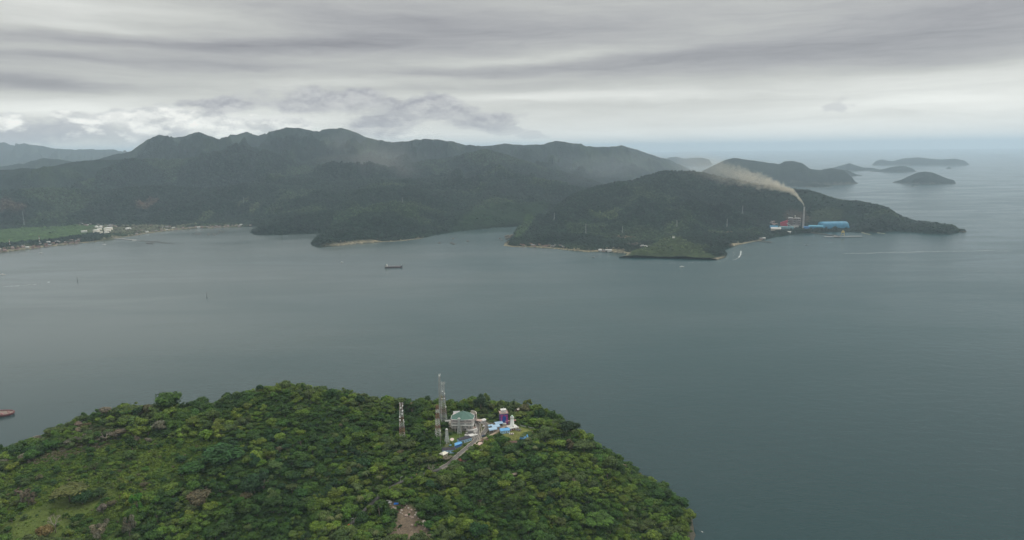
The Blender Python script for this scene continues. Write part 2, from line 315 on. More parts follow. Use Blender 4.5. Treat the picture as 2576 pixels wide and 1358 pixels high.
rn = ridged(wx * 1.5 + 3, wy * 1.5, 6, .52); rn2 = ridged(wx * 3.1, wy * 3.1 + 8, 4, .5); fn = fbm(wx * 2.1, wy * 2.1 + 5, 4)
FZ = np.full(AA.shape, 0.0)
for pts, wf, wb in ridges:
    pts = [(a, b, slant(a, c)) for a, b, c in pts]; q = [(atD(*p)) for p in pts]; az = np.array([math.atan2(p[0], p[1]) for p in q]); zz = np.array([p[2] for p in q]); dd = np.array([p[2] for p in pts], float)
    o = np.argsort(az); az, zz, dd = az[o], zz[o], dd[o]
    Zc = np.interp(AA, az, zz, left=-50, right=-50); Dc = np.interp(AA, az, dd)
    if isinstance(wf, tuple): wf = np.interp(AA, [azel(-260, 450)[0] / F, azel(560, 450)[0] / F, azel(760, 450)[0] / F], wf)
    Zc = Zc + 46 * (fbm(wx * 4.2, wy * 4.2 + 31, 5, .6) - .5) * np.clip(Zc / 350, 0, 1.1)
    s = RR - Dc; wfl = wf * (.75 + .5 * fn)
    t = np.where(s < 0, np.clip(-s / wfl, 0, 1), np.clip(s / wb, 0, 1))
    prof = (1 - t) ** 1.25 * (1 + .25 * t)
    amp = Zc * np.clip(t * 3.2, 0.04, .75)
    h = Zc * prof + amp * (rn - .62) * 1.5 * np.clip((1 - t) * 3, 0, 1) + np.minimum(Zc, 300) * .16 * (rn2 - .55) * np.clip(t * 6, .15, 1) + 9 * (fbm(wx * 9, wy * 9, 4) - .5) * np.clip(Zc / 100, 0, 1.3)
    lim = CAM_H + (Zc + 24 * (fbm(wx * 6, wy * 6 + 2, 6, .62) - .5) - CAM_H) * RR / Dc; h = np.where(Zc > 0, np.minimum(h, lim), h)
    FZ = np.maximum(FZ, h)
inside = in_poly(FX, FY, coast_w); dc = seg_dist(FX, FY, coast_w, True)
flat = 2.2 + 2.5 * fbm(wx * 4, wy * 4)
land = np.maximum(np.minimum(FZ, 2.5 + dc * .62), np.minimum(flat, .4 + dc * .06))
FZ = np.where(inside, land, -np.minimum(25, .3 + dc * .15))
for pf in ([(1925,592),(1925,566),(1985,562),(2060,564),(2165,566),(2170,592)], [(1575,640),(1580,612),(1600,610),(1640,612),(1640,622),(1600,630)], [(1300,625),(1310,614),(1420,612),(1420,628)]):
    w = [atz(a, b, 0)[:2] for a, b in pf]; q = np.where(in_poly(FX, FY, w), 0, seg_dist(FX, FY, w, True)); FZ = np.where(inside, np.minimum(FZ, 4.5 + q * .55), FZ)
def far_z(x, y):
    a = np.arctan2(x, y); r = np.hypot(x, y)
    fi = np.clip((a - a_[0]) / (a_[1] - a_[0]), 0, NA - 1.001); fj = np.interp(r, r_, np.arange(NR)); fj = np.clip(fj, 0, NR - 1.001)
    i = fi.astype(int); j = fj.astype(int); u = fi - i; v = fj - j
    return (FZ[j, i] * (1 - u) + FZ[j, i + 1] * u) * (1 - v) + (FZ[j + 1, i] * (1 - u) + FZ[j + 1, i + 1] * u) * v
def fhit(px, py, r0=3150):
    d = ray(px, py); L = math.hypot(d[0], d[1]); t = np.arange(r0, 12500, 3.0) / L; z = CAM_H + d[2] * t
    k = np.nonzero(np.maximum(far_z(d[0] * t, d[1] * t), 0) >= z)[0]; k = k[0] if len(k) else len(t) - 1
    return (d[0] * t[k], d[1] * t[k], max(z[k], 0))
fc = np.zeros(AA.shape + (3,)); nA_ = fbm(wx * 3, wy * 3, 5)[..., None]; nB_ = fbm(wx * 14, wy * 14 + 3, 4)[..., None]
fc[:] = np.array((.0095, .0205, .0125)) * (.15 + .9 * nA_ + .9 * nB_)
m_ = sstep(nA_[..., 0], .60, .72) * .25; fc = fc * (1 - m_[..., None]) + np.array((.07, .095, .035)) * m_[..., None]
def fpaint(cx, cy, rx, ry, c, amt=1.0, poly=None):
    """colour a patch of ground around the place seen at (cx, cy); rx, ry in metres"""
    global fc
    x, y, z = fhit(cx, cy); d = np.hypot((FX - x) / rx, (FY - y) / ry) + (nB_[..., 0] - .5) * 1.1
    m = (1 - sstep(d, .7, 1.1))[..., None] * amt; fc = fc * (1 - m) + np.array(c) * (.75 + .5 * nB_) * m
fpaint(368, 516, 60, 120, (.17, .105, .075), .35); fpaint(352, 510, 30, 60, (.17, .105, .075), .35); fpaint(385, 508, 30, 90, (.17, .105, .075), .35)
fpaint(22, 513, 110, 60, (.17, .105, .075), .35); fpaint(1570, 640, 1, 1, (.3, .25, .2), .1)
fpaint(1565, 641, 20, 20, (.2, .17, .12), .5)
for a, b, rx, ry, c, k in [(1572,598,45,40,(.20,.12,.09),.7),(1760,620,60,50,(.10,.13,.05),.5),(1520,540,90,70,(.09,.12,.05),.7),(1545,530,60,60,(.09,.12,.05),.6),(640,523,60,100,(.11,.13,.06),.6),(515,548,40,120,(.10,.13,.06),.6),(610,510,30,100,(.10,.12,.06),.6),(1010,470,80,80,(.08,.11,.05),.4),
    (1690,575,60,70,(.09,.12,.05),.5),(1810,585,70,60,(.10,.12,.06),.5),(2020,580,1,1,(.1,.1,.1),.1),(2080,540,120,80,(.09,.11,.06),.5),(2000,545,90,80,(.15,.10,.08),.5),(1830,585,25,25,(.2,.13,.1),.6),(1590,615,50,30,(.17,.13,.11),.7)]:
    fpaint(a, b, rx, ry, c, k * .6)
def fpoly(pts, c, amt=1.0):
    global fc
    w = [atz(a, b, 3)[:2] for a, b in pts]; ins = in_poly(FX, FY, w); d = seg_dist(FX, FY, w, True)
    m = (ins * sstep(d, 0, 25))[..., None] * amt; fc = fc * (1 - m) + np.array(c) * (.8 + .4 * nB_) * m
f_field = [(-200,585),(60,577),(150,571),(230,566),(300,566),(285,580),(215,590),(160,598),(110,606),(40,612),(-200,622)]
f_field2 = [(200,583),(240,574),(330,572),(420,572),(520,566),(440,578),(370,586),(300,592)]
f_marsh = [(1130,583),(1180,560),(1260,548),(1400,545),(1350,560),(1312,568),(1250,571),(1190,577)]
f_marsh2 = [(1288,604),(1292,580),(1320,560),(1350,560),(1330,580),(1305,604)]
f_green = [(1560,647),(1620,618),(1694,592),(1760,618),(1810,650),(1700,656),(1600,656)]
fpoly(f_field, (.062, .105, .040)); fpoly(f_field2, (.13, .13, .08), .6); fpoly(f_marsh, (.026, .046, .022), .5); fpoly(f_marsh2, (.04, .070, .026), .8); fpoly([(815,586),(850,570),(1000,560),(1000,575),(860,588)], (.04,.07,.03), .4)
w_ = [fhit(a, b)[:2] for a, b in f_green]; m_ = (in_poly(FX, FY, w_) * sstep(seg_dist(FX, FY, w_, True), 0, 20))[..., None]; fc = fc * (1 - m_) + np.array((.044, .060, .025)) * (.5 + 1.0 * nB_) * m_
# bare strip along the water
bare = sstep(-dc, -26, -8) * inside; beach = np.zeros_like(bare)
for a, b, rr in [(1450,630,420),(1560,637,170),(1330,622,260),(950,610,330),(1880,612,200),(1700,659,330),(420,582,500),(60,628,500)]:
    x, y, _ = atz(a, b, 0); beach = np.maximum(beach, 1 - sstep(np.hypot(FX - x, FY - y), rr * .6, rr))
m_ = (bare * beach)[..., None]; fc = fc * (1 - m_) + np.array((.30, .25, .18)) * m_
m_far, g_, p_ = mat_new('forested_hills')
at = g_.n.new('ShaderNodeAttribute'); at.attribute_name = 'col'; tcx = g_.n.new('ShaderNodeTexCoord')
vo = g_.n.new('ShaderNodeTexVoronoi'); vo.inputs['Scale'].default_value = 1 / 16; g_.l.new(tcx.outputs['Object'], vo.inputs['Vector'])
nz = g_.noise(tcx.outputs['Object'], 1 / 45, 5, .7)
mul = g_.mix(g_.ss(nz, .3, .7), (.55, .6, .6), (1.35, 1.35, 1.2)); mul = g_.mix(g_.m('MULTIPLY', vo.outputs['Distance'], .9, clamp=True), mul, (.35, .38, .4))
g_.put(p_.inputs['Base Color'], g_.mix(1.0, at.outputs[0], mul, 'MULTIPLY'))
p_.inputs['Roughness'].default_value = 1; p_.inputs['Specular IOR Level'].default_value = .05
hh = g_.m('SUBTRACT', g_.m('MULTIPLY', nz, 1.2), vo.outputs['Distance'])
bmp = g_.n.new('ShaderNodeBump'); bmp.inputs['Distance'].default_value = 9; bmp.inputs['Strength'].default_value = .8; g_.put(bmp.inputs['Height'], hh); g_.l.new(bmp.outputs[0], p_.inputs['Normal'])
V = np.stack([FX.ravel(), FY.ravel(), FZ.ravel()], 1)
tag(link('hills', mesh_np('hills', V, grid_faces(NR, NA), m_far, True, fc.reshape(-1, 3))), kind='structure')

# islands: (left px, right px, base py, outline of the top as (share of width, py)), depth share
isl = [
 (1762,2137,465,[(0,436),(.08,421),(.18,402),(.24,397),(.33,402),(.45,408),(.53,413),(.56,406),(.61,405),(.67,409),(.72,424),(.78,427),(.85,423),(.92,427),(.96,441),(1,458)],.35,0),
 (1985,2084,471,[(0,462),(.2,457),(.5,459),(.8,463),(1,470)],.4,0),
 (2093,2161,443,[(0,440),(.25,433),(.5,427),(.65,432),(.8,438),(1,443)],.5,0),
 (2080,2204,429,[(0,425),(.2,421),(.38,413),(.46,410),(.55,415),(.7,421),(.85,422),(1,428)],.35,0),
 (2199,2291,433,[(0,432),(.2,428),(.45,420),(.62,417),(.78,418),(.92,424),(1,431)],.5,0),
 (2222,2407,416,[(0,407),(.1,400),(.16,404),(.22,405),(.32,398),(.48,396),(.6,399),(.72,401),(.85,399),(.94,403),(1,412)],.3,0),
 (2263,2384,463,[(0,461),(.12,453),(.25,443),(.38,434),(.5,431),(.62,434),(.75,442),(.88,450),(.97,453),(1,462)],.6,0),
 (1665,1790,416,[(0,404),(.15,396),(.3,393),(.45,399),(.6,397),(.8,396),(.93,401),(1,414)],.3,0),
 (1655,1735,424,[(0,404),(.3,408),(.6,413),(1,424)],.3,0),
 (2202,2214,408,[(0,408),(.5,404),(1,408)],.7,0),(2380,2393,424,[(0,424),(.5,419),(1,424)],.7,0),
 (2282,2308,469,[(0,468.5),(.4,468),(.5,464),(.6,468),(1,468.8)],.5,0),(2497,2538,392,[(0,391.6),(.5,390),(1,391.6)],.4,0),
 (2408,2427,584,[(0,580),(.4,575),(.8,576),(1,583)],.9,0)]
for l, r, b, prof, dp, _ in isl:
    p0 = atz(l, b, 0); p1 = atz(r, b, 0)
    p0 = np.array(p0[:2]); p1 = np.array(p1[:2]); W = np.linalg.norm(p1 - p0); ux = (p1 - p0) / W
    if abs(ux[1]) > .9: continue
    # the shore faces the camera squarely: keep the depth axis along the line of sight
    mid = (p0 + p1) / 2; D = np.linalg.norm(mid); los = mid / D; side = np.array([los[1], -los[0]])
    Wd = (r - l) / F * D; dep = Wd * dp; cen = mid + los * dep
    nu, nv = 90, 34; U, Vv = np.meshgrid(np.linspace(-1.02, 1.02, nu), np.linspace(-1.05, 1.05, nv))
    # silhouette heights at the middle distance
    hs = [max(atD(l + s * (r - l), py, D + dep)[2], 1.0) for s, py in prof]
    H = np.interp((U + 1) / 2, [s for s, _ in prof], hs)
    cross = np.sqrt(np.clip(1 - (np.abs(Vv) / (np.sqrt(np.clip(1 - U ** 2, 0, 1)) * .75 + .25)) ** 2, 0, 1))
    edge = np.clip((1 - np.abs(U)) * 14, 0, 1) ** .6
    wxx = (cen[0] + side[0] * U * Wd / 2 + los[0] * Vv * dep); wyy = (cen[1] + side[1] * U * Wd / 2 + los[1] * Vv * dep)
    sc = 1 / max(120, Wd * .18)
    Zi = H * cross ** 1.2 * edge * (.97 + .35 * (ridged(wxx * sc, wyy * sc, 4) - .6) * (1 - cross * .6)); Zi = np.where(cross * edge <= 0.02, -3, Zi)
    Vt = np.stack([wxx.ravel(), wyy.ravel(), Zi.ravel()], 1); cc = np.array((.013, .024, .015)) * (.7 + .6 * fbm(wxx / 90, wyy / 90)[..., None]) * np.ones(3)
    cc = np.where((Zi < 6)[..., None], np.array((.11, .10, .08)), cc)
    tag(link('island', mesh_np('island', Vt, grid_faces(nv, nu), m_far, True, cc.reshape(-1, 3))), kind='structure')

# ------------------------------------------------------------ sea
def sea_mat():
    m, g, p = mat_new('sea_water'); tc = g.n.new('ShaderNodeTexCoord'); P = tc.outputs['Object']
    x, y, z = g.sep(P)[:3]
    big = g.noise(g.v('MULTIPLY', P, (1 / 1500, 1 / 700, 0)), 1, 4, .55)
    # murky bay water on the left, clear deep water on the right and beyond
    t = g.m('ADD', g.m('MULTIPLY', x, -1 / 1500), g.m('MULTIPLY', g.m('SUBTRACT', big, .5), 1.6))
    col = g.mix(g.ss(t, -.55, 1.0), (.006, .038, .041), (.076, .096, .093))
    rv = g.ss(g.m('ADD', g.m('MULTIPLY', y, -1 / 900), g.m('MULTIPLY', big, .5)), -1.9, -.7)
    col = g.mix(g.m('MULTIPLY', rv, .75), col, (.002, .023, .026))
    g.put(p.inputs['Base Color'], col); p.inputs['IOR'].default_value = 1.33; p.inputs['Specular IOR Level'].default_value = .34
    w1 = g.noise(g.v('MULTIPLY', P, (1 / 34, 1 / 20, 0)), 1, 5, .62, .5)
    w2 = g.noise(g.v('MULTIPLY', P, (1 / 7, 1 / 4, 0)), 1, 3, .6)
    gust = g.noise(g.v('MULTIPLY', P, (1 / 900, 1 / 260, 0)), 1, 5, .6, .8)
    g.put(p.inputs['Roughness'], g.m('ADD', .16, g.m('MULTIPLY', g.ss(gust, .38, .62), .09)))
    h = g.m('ADD', g.m('MULTIPLY', w1, 2.1), g.m('MULTIPLY', w2, .6))
    right = g.ss(g.m('MULTIPLY', x, 1 / 1000), -1.2, .8)
    b = g.n.new('ShaderNodeBump'); b.inputs['Distance'].default_value = 1.0; g.put(b.inputs['Strength'], g.m('ADD', .05, g.m('MULTIPLY', right, .60)))
    g.put(b.inputs['Height'], h); g.l.new(b.outputs[0], p.inputs['Normal'])
    return m
SEA = sea_mat(); S_ = 80000.0
an = np.linspace(0, 2 * math.pi, 129)[:-1]; rr = np.array([400., 1200, 3000, 8000, 20000, 45000, S_])
V = [(0, 0, 0)] + [(r * math.cos(a), r * math.sin(a), 0) for r in rr for a in an]
bmt = bmesh.new(); vs = [bmt.verts.new(v) for v in V]
for i in range(128): bmt.faces.new((vs[0], vs[1 + i], vs[1 + (i + 1) % 128]))
for k in range(len(rr) - 1):
    for i in range(128): bmt.faces.new((vs[1 + k * 128 + i], vs[1 + (k + 1) * 128 + i], vs[1 + (k + 1) * 128 + (i + 1) % 128], vs[1 + k * 128 + (i + 1) % 128]))
me = bpy.data.meshes.new('sea'); bmt.to_mesh(me); bmt.free(); me.materials.append(SEA); tag(link('sea', me), kind='structure')

hz = bpy.data.materials.new('haze'); hz.use_nodes = True; hz.node_tree.nodes.clear(); gh = NT(hz.node_tree)
pv = gh.n.new('ShaderNodeVolumePrincipled'); pv.inputs['Color'].default_value = (.70, .86, 1.0, 1); pv.inputs['Density'].default_value = 4.0e-5
pv.inputs['Anisotropy'].default_value = 0.25
ho = gh.n.new('ShaderNodeOutputMaterial'); gh.l.new(pv.outputs[0], ho.inputs['Volume'])
bmt = bmesh.new(); bmesh.ops.create_cube(bmt, size=1, matrix=Matrix.Translation((0, 0, 409)) @ Matrix.Diagonal((170000, 170000, 920, 1)))
me = bpy.data.meshes.new('haze'); bmt.to_mesh(me); bmt.free(); me.materials.append(hz); tag(link('haze', me), kind='stuff')
# ------------------------------------------------------------ trees
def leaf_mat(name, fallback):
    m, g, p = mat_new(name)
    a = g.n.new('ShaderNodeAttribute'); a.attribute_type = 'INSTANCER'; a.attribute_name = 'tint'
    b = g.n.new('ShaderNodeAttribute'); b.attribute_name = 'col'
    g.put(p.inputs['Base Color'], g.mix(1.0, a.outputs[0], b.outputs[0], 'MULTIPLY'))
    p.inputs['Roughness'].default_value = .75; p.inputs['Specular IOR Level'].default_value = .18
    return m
LEAF = leaf_mat('leaves', None); BARK = mat('bark', (.16, .13, .10), .95, .35, .8)
def tube(pts, rad, n=6):
    """tapered tube through points: vertices, quads"""
    V, Fq = [], []; pts = [Vector(p) for p in pts]
    for i, p in enumerate(pts):
        d = (pts[min(i + 1, len(pts) - 1)] - pts[max(i - 1, 0)]).normalized(); a = d.orthogonal().normalized(); b = d.cross(a)
        for k in range(n):
            t = 2 * math.pi * k / n; V.append(p + (a * math.cos(t) + b * math.sin(t)) * rad[i])
    for i in range(len(pts) - 1):
        for k in range(n): Fq.append((i * n + k, i * n + (k + 1) % n, (i + 1) * n + (k + 1) % n, (i + 1) * n + k))
    return [tuple(v) for v in V], Fq
ICO = None
def ico_quads(c, r, rng, seg=(6, 4)):
    """small closed lumpy ball made of quads"""
    V, Fq = [], []; n, m = seg
    for j in range(m + 1):
        ph = -math.pi / 2 + math.pi * j / m
        for k in range(n):
            t = 2 * math.pi * k / n; q = r * (.85 + .3 * rng.random())
            V.append((c[0] + q * math.cos(ph) * math.cos(t), c[1] + q * math.cos(ph) * math.sin(t), c[2] + q * math.sin(ph) * .85))
    for j in range(m):
        for k in range(n): Fq.append((j * n + k, j * n + (k + 1) % n, (j + 1) * n + (k + 1) % n, (j + 1) * n + k))
    return V, Fq
def crown_mesh(seed, shape='round', cards=300, lobes=7, csize=.15, core=True):
    """crown of unit radius whose centre line starts at z = 0: leaf sprays on several lobes round dark inner mass"""
    rng = random.Random(seed); V, Fq, col = [], [], []; L = []
    for i in range(lobes):
        t = 2 * math.pi * (i + rng.random() * .7) / lobes; q = rng.uniform(.30, .66)
        if shape == 'round': L.append(((q * math.cos(t), q * math.sin(t), rng.uniform(.30, .85)), rng.uniform(.30, .46)))
        elif shape == 'flat': L.append(((q * 1.15 * math.cos(t), q * 1.15 * math.sin(t), rng.uniform(.45, .62)), rng.uniform(.26, .38)))
        elif shape == 'tall': L.append(((q * .55 * math.cos(t), q * .55 * math.sin(t), .25 + 1.0 * (i + .5) / lobes), rng.uniform(.28, .42) * (1.15 - .5 * i / lobes)))
        elif shape == 'cone': L.append(((q * .3 * math.cos(t), q * .3 * math.sin(t), .2 + 2.2 * i / lobes), .5 * (1.05 - i / lobes) + .08))
        elif shape == 'loose': L.append(((q * 1.1 * math.cos(t), q * 1.1 * math.sin(t), rng.uniform(.2, 1.25)), rng.uniform(.20, .32)))
        else: L.append(((q * math.cos(t), q * math.sin(t), rng.uniform(.15, .35)), rng.uniform(.32, .45)))
    if shape in ('round', 'flat', 'low'): L.append(((0, 0, {'round': .8, 'flat': .6, 'low': .4}[shape]), .45))
    for c, r in L:
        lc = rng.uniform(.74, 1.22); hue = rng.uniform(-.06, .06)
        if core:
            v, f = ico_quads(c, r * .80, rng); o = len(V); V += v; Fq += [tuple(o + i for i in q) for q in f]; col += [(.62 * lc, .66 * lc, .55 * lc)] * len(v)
        n = int(cards * r * r / sum(b * b for _, b in L))
        for _ in range(n):
            u = Vector((rng.gauss(0, 1), rng.gauss(0, 1), rng.gauss(.35, 1))).normalized()
            p = Vector(c) + Vector((u.x, u.y, u.z * .85)) * r * rng.uniform(.84, 1.12)
            nrm = (u + Vector((rng.gauss(0, .5), rng.gauss(0, .5), rng.gauss(.3, .4)))).normalized()
            a = nrm.orthogonal().normalized(); a.rotate(Matrix.Rotation(rng.random() * 6.28, 3, nrm)); b = nrm.cross(a)
            s1 = csize * rng.uniform(.55, 1.15); s2 = s1 * rng.uniform(.5, .9); o = len(V)
            V += [tuple(p + a * s1), tuple(p + b * s2 + nrm * s1 * .25), tuple(p - a * s1), tuple(p - b * s2 - nrm * s1 * .1)]
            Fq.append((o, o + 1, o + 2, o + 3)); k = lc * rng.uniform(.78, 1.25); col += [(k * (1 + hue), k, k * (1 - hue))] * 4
    return mesh_np('crown', V, Fq, LEAF, False, np.array(col))
def trunk_mesh(seed, h=1.0, r=.06, limbs=3, spread=.45, split=.55, n=6):
    """unit height trunk with limbs, foot at z = 0"""
    rng = random.Random(seed); V, Fq = [], []
    def add(pts, rad, n_=n):
        v, f = tube(pts, rad, n_); o = len(V); V.extend(v); Fq.extend(tuple(o + i for i in q) for q in f)
    lean = (rng.uniform(-.06, .06), rng.uniform(-.06, .06))
    add([(0, 0, -.12), (lean[0] * .3, lean[1] * .3, split * .5), (lean[0], lean[1], split), (lean[0] * 1.5, lean[1] * 1.5, 1.0)], [r * 1.35, r, r * .8, r * .3])
    for i in range(limbs):
        t = 2 * math.pi * (i + rng.random() * .5) / limbs; z0 = split * rng.uniform(.75, 1.15)
        add([(lean[0], lean[1], z0), (spread * .5 * math.cos(t), spread * .5 * math.sin(t), z0 + .2), (spread * math.cos(t), spread * math.sin(t), z0 + rng.uniform(.3, .42))], [r * .55, r * .38, r * .15], 5)
    return mesh_np('trunk', V, Fq, BARK, True)
def bare_mesh(seed):
    """leafless crown: forking twigs"""
    rng = random.Random(seed); V, Fq = [], []
    def br(p, d, l, r, k):
        q = p + d * l; v, f = tube([p, (p + q) / 2 + Vector((rng.gauss(0, .03), rng.gauss(0, .03), 0)) * l, q], [r, r * .8, r * .55], 4); o = len(V); V.extend(v); Fq.extend(tuple(o + i for i in x) for x in f)
        if k: 
            for _ in range(3): br(q, (d + Vector((rng.gauss(0, .55), rng.gauss(0, .55), rng.gauss(.1, .3)))).normalized(), l * .68, r * .55, k - 1)
    for i in range(4): br(Vector((0, 0, .1)), Vector((math.cos(i * 1.6), math.sin(i * 1.6), 1.1)).normalized(), .55, .05, 3)
    return mesh_np('crown', V, Fq, mat('twigs', (.30, .26, .22), .9, .2), False, np.ones((len(V), 3)))
def palm_mesh(seed):
    """ring of drooping feathered fronds"""
    rng = random.Random(seed); V, Fq, col = [], [], []
    for i in range(17):
        t = i * 2.4 + rng.random() * .4; up = rng.uniform(.15, .9); w = .13; prev = None; L_ = rng.uniform(.85, 1.1); c = rng.uniform(.8, 1.2)
        for k in range(6):
            s = k / 5; rr_ = L_ * s; z = up * math.sin(s * 2.2) * .55 - s * s * .55; ww = w * (1 - (2 * s - .9) ** 2 * .75)
            cx, cy = math.cos(t), math.sin(t); a = len(V)
            V += [(cx * rr_ - cy * ww, cy * rr_ + cx * ww, z - .05), (cx * rr_, cy * rr_, z + .03), (cx * rr_ + cy * ww, cy * rr_ - cx * ww, z - .05)]; col += [(c, c, c * .9)] * 3
            if prev is not None: Fq += [(prev, prev + 1, a + 1, a), (prev + 1, prev + 2, a + 2, a + 1)]
            prev = a
    return mesh_np('crown', V, Fq, LEAF, False, np.array(col))
SH = ['round', 'round', 'flat', 'round', 'tall', 'round', 'loose', 'round', 'flat', 'round']
CROWNS = [crown_mesh(11 + i, s, 620, 10 if s != 'round' else 9 + i % 3, .12) for i, s in enumerate(SH)]
TRUNKS = [trunk_mesh(40 + i) for i in range(4)]
SHRUBS = [crown_mesh(70 + i, 'low', 150, 5, .2) for i in range(4)]
BARES = [bare_mesh(90), bare_mesh(91)]; PALMS = [palm_mesh(95), palm_mesh(96)]; PTRUNK = trunk_mesh(99, 1, .022, 0, n=6)
# merged crown + trunk models for the forest mass, kept out of the scene's own list
def joined(name, parts):
    bm = bmesh.new(); mats = []
    me = bpy.data.meshes.new(name); V, Fq, cl, mi = [], [], [], []
    for k, (src, mtx) in enumerate(parts):
        o = len(V); V += [tuple(mtx @ v.co) for v in src.vertices]; Fq += [tuple(o + i for i in p.vertices) for p in src.polygons]; mi += [k] * len(src.polygons)
        if src.color_attributes: 
            b = np.zeros(len(src.vertices) * 4, np.float32); src.color_attributes[0].data.foreach_get('color', b); cl.append(b.reshape(-1, 4)[:, :3])
        else: cl.append(np.ones((len(src.vertices), 3)))
    me = mesh_np(name, V, Fq, None, False, np.concatenate(cl))
    for src, _ in parts: me.materials.append(src.materials[0])
    me.polygons.foreach_set('material_index', np.array(mi, np.int32)); return me
S3 = lambda a, b, c: Matrix.Diagonal((a, b, c, 1))
# models have crown radius 1; trunk height such that the crown rides on it
def lib(name, meshes):
    col_ = bpy.data.collections.new(name)
    for i, me in enumerate(meshes):
        o = bpy.data.objects.new(f'{name}_{i:02d}', me); col_.objects.link(o)
    return col_
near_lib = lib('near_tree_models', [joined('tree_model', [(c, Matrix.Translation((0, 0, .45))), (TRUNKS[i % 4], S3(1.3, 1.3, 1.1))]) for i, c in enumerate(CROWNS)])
shrub_lib = lib('shrub_models', SHRUBS)
def far_crown(seed):
    rng = random.Random(seed); V, Fq, col = [], [], []
    for i in range(4):
        c = (rng.uniform(-.4, .4), rng.uniform(-.4, .4), rng.uniform(.2, .7)); v, f = ico_quads(c, rng.uniform(.45, .65), rng, (6, 4)); o = len(V); V += v; Fq += [tuple(o + i for i in q) for q in f]; col += [(rng.uniform(.7, 1.25),) * 3] * len(v)
    return mesh_np('far_crown', V, Fq, LEAF, False, np.array(col))
far_lib = lib('far_tree_models', [far_crown(200 + i) for i in range(6)])

def scatter(name, pts, scl, tints, collection, seed=0, zs=1.0):
    """one mass of trees: points carrying size and tint, instanced from a small set of models"""
    n = len(pts); me = bpy.data.meshes.new(name); me.vertices.add(n); me.vertices.foreach_set('co', np.asarray(pts, np.float32).ravel())
    rng = np.random.RandomState(seed)
    a = me.attributes.new('tint', 'FLOAT_COLOR', 'POINT'); a.data.foreach_set('color', np.concatenate([tints, np.ones((n, 1))], 1).astype(np.float32).ravel())
    a = me.attributes.new('scl', 'FLOAT_VECTOR', 'POINT'); a.data.foreach_set('vector', np.asarray(scl, np.float32).ravel())
    a = me.attributes.new('pick', 'INT', 'POINT'); a.data.foreach_set('value', rng.randint(0, len(collection.objects), n).astype(np.int32))
    rt = np.zeros((n, 3), np.float32); rt[:, 2] = rng.rand(n) * 6.283; rt[:, 0] = rng.randn(n) * .08; rt[:, 1] = rng.randn(n) * .08
    a = me.attributes.new('rot', 'FLOAT_VECTOR', 'POINT'); a.data.foreach_set('vector', rt.ravel())
    o = link(name, me); ng = bpy.data.node_groups.new(name, 'GeometryNodeTree')
    ng.interface.new_socket('Geometry', in_out='INPUT', socket_type='NodeSocketGeometry'); ng.interface.new_socket('Geometry', in_out='OUTPUT', socket_type='NodeSocketGeometry')
    N = ng.nodes; L = ng.links; gi = N.new('NodeGroupInput'); go = N.new('NodeGroupOutput'); iop = N.new('GeometryNodeInstanceOnPoints')
    ci = N.new('GeometryNodeCollectionInfo'); ci.inputs['Collection'].default_value = collection; ci.inputs['Separate Children'].default_value = True; ci.inputs['Reset Children'].default_value = True
    m2p = N.new('GeometryNodeMeshToPoints'); L.new(gi.outputs[0], m2p.inputs[0]); L.new(m2p.outputs[0], iop.inputs['Points'])
    L.new(ci.outputs[0], iop.inputs['Instance']); iop.inputs['Pick Instance'].default_value = True
    def at(nm, t):
        q = N.new('GeometryNodeInputNamedAttribute'); q.data_type = t; q.inputs['Name'].default_value = nm; return q.outputs['Attribute']
    L.new(at('pick', 'INT'), iop.inputs['Instance Index']); L.new(at('scl', 'FLOAT_VECTOR'), iop.inputs['Scale'])
    er = N.new('FunctionNodeEulerToRotation'); L.new(at('rot', 'FLOAT_VECTOR'), er.inputs[0]); L.new(er.outputs[0], iop.inputs['Rotation'])
    L.new(iop.outputs[0], go.inputs[0]); md = o.modifiers.new('scatter', 'NODES'); md.node_group = ng
    return o
PAL = np.array([(.032, .070, .015), (.043, .089, .016), (.060, .112, .016), (.080, .132, .018), (.104, .152, .021), (.066, .098, .028), (.098, .094, .045), (.15, .13, .095), (.024, .058, .019)])
PNAME = ['dark green', 'deep green', 'mid green', 'light green', 'yellow-green', 'olive green', 'brownish', 'pale grey-brown', 'very dark green']
rng = np.random.RandomState(5)
def vis_near(x, y, z, h):
    """is a tree top at (x, y) in view over the ground before it"""
    D = np.hypot(x, y); e = (z + h - CAM_H) / D; ok = np.ones(len(x), bool)
    for f in np.linspace(.74, .99, 26): ok &= e > (near_z(x * f, y * f) + 3.5 - CAM_H) / (D * f) - .003
    return ok & (y * 1 > 0)
def jitter(cell, x0=GX0, x1=GX1, y0=GY0, y1=1250):
    X, Y = np.meshgrid(np.arange(x0, x1, cell), np.arange(y0, y1, cell)); X = X + (rng.rand(*X.shape) - .5) * cell * .9; Y = Y + (rng.rand(*Y.shape) - .5) * cell * .9; return X.ravel(), Y.ravel()
keepout = []                                                       # (x, y, r) of buildings, filled below
def clear(x, y, m=0.0):
    b = (seg_dist(x, y, road_pl[12:]) < 5.0 + m) | (seg_dist(x, y, road_pl[:13]) < 2.6 + m) | (np.minimum(seg_dist(x, y, ramp_pl), seg_dist(x, y, path_pl)) < 3.5 + m)
    for pl in (lawn_l, lawn_r, plaza, site): b |= in_poly(x, y, pl)
    b |= in_poly(x, y, soil) & (rng.rand(len(x)) < .88)
    b |= in_poly(x, y, yard) & (rng.rand(len(x)) < .85)
    for a, c, r in keepout: b |= np.hypot(x - a, y - c) < r + m
    return b
X, Y = jitter(5.8); Zg = near_z(X, Y)
dens = fbm(X / 45, Y / 45, 3); scr = in_poly(X, Y, scrub); gl = in_poly(X, Y, grass_l); br_ = in_poly(X, Y, brown)
keep = (Zg > 2.5) & (~clear(X, Y, 1.0)) & (rng.rand(len(X)) < np.where(gl, .10, np.where(scr, .30, .93)))
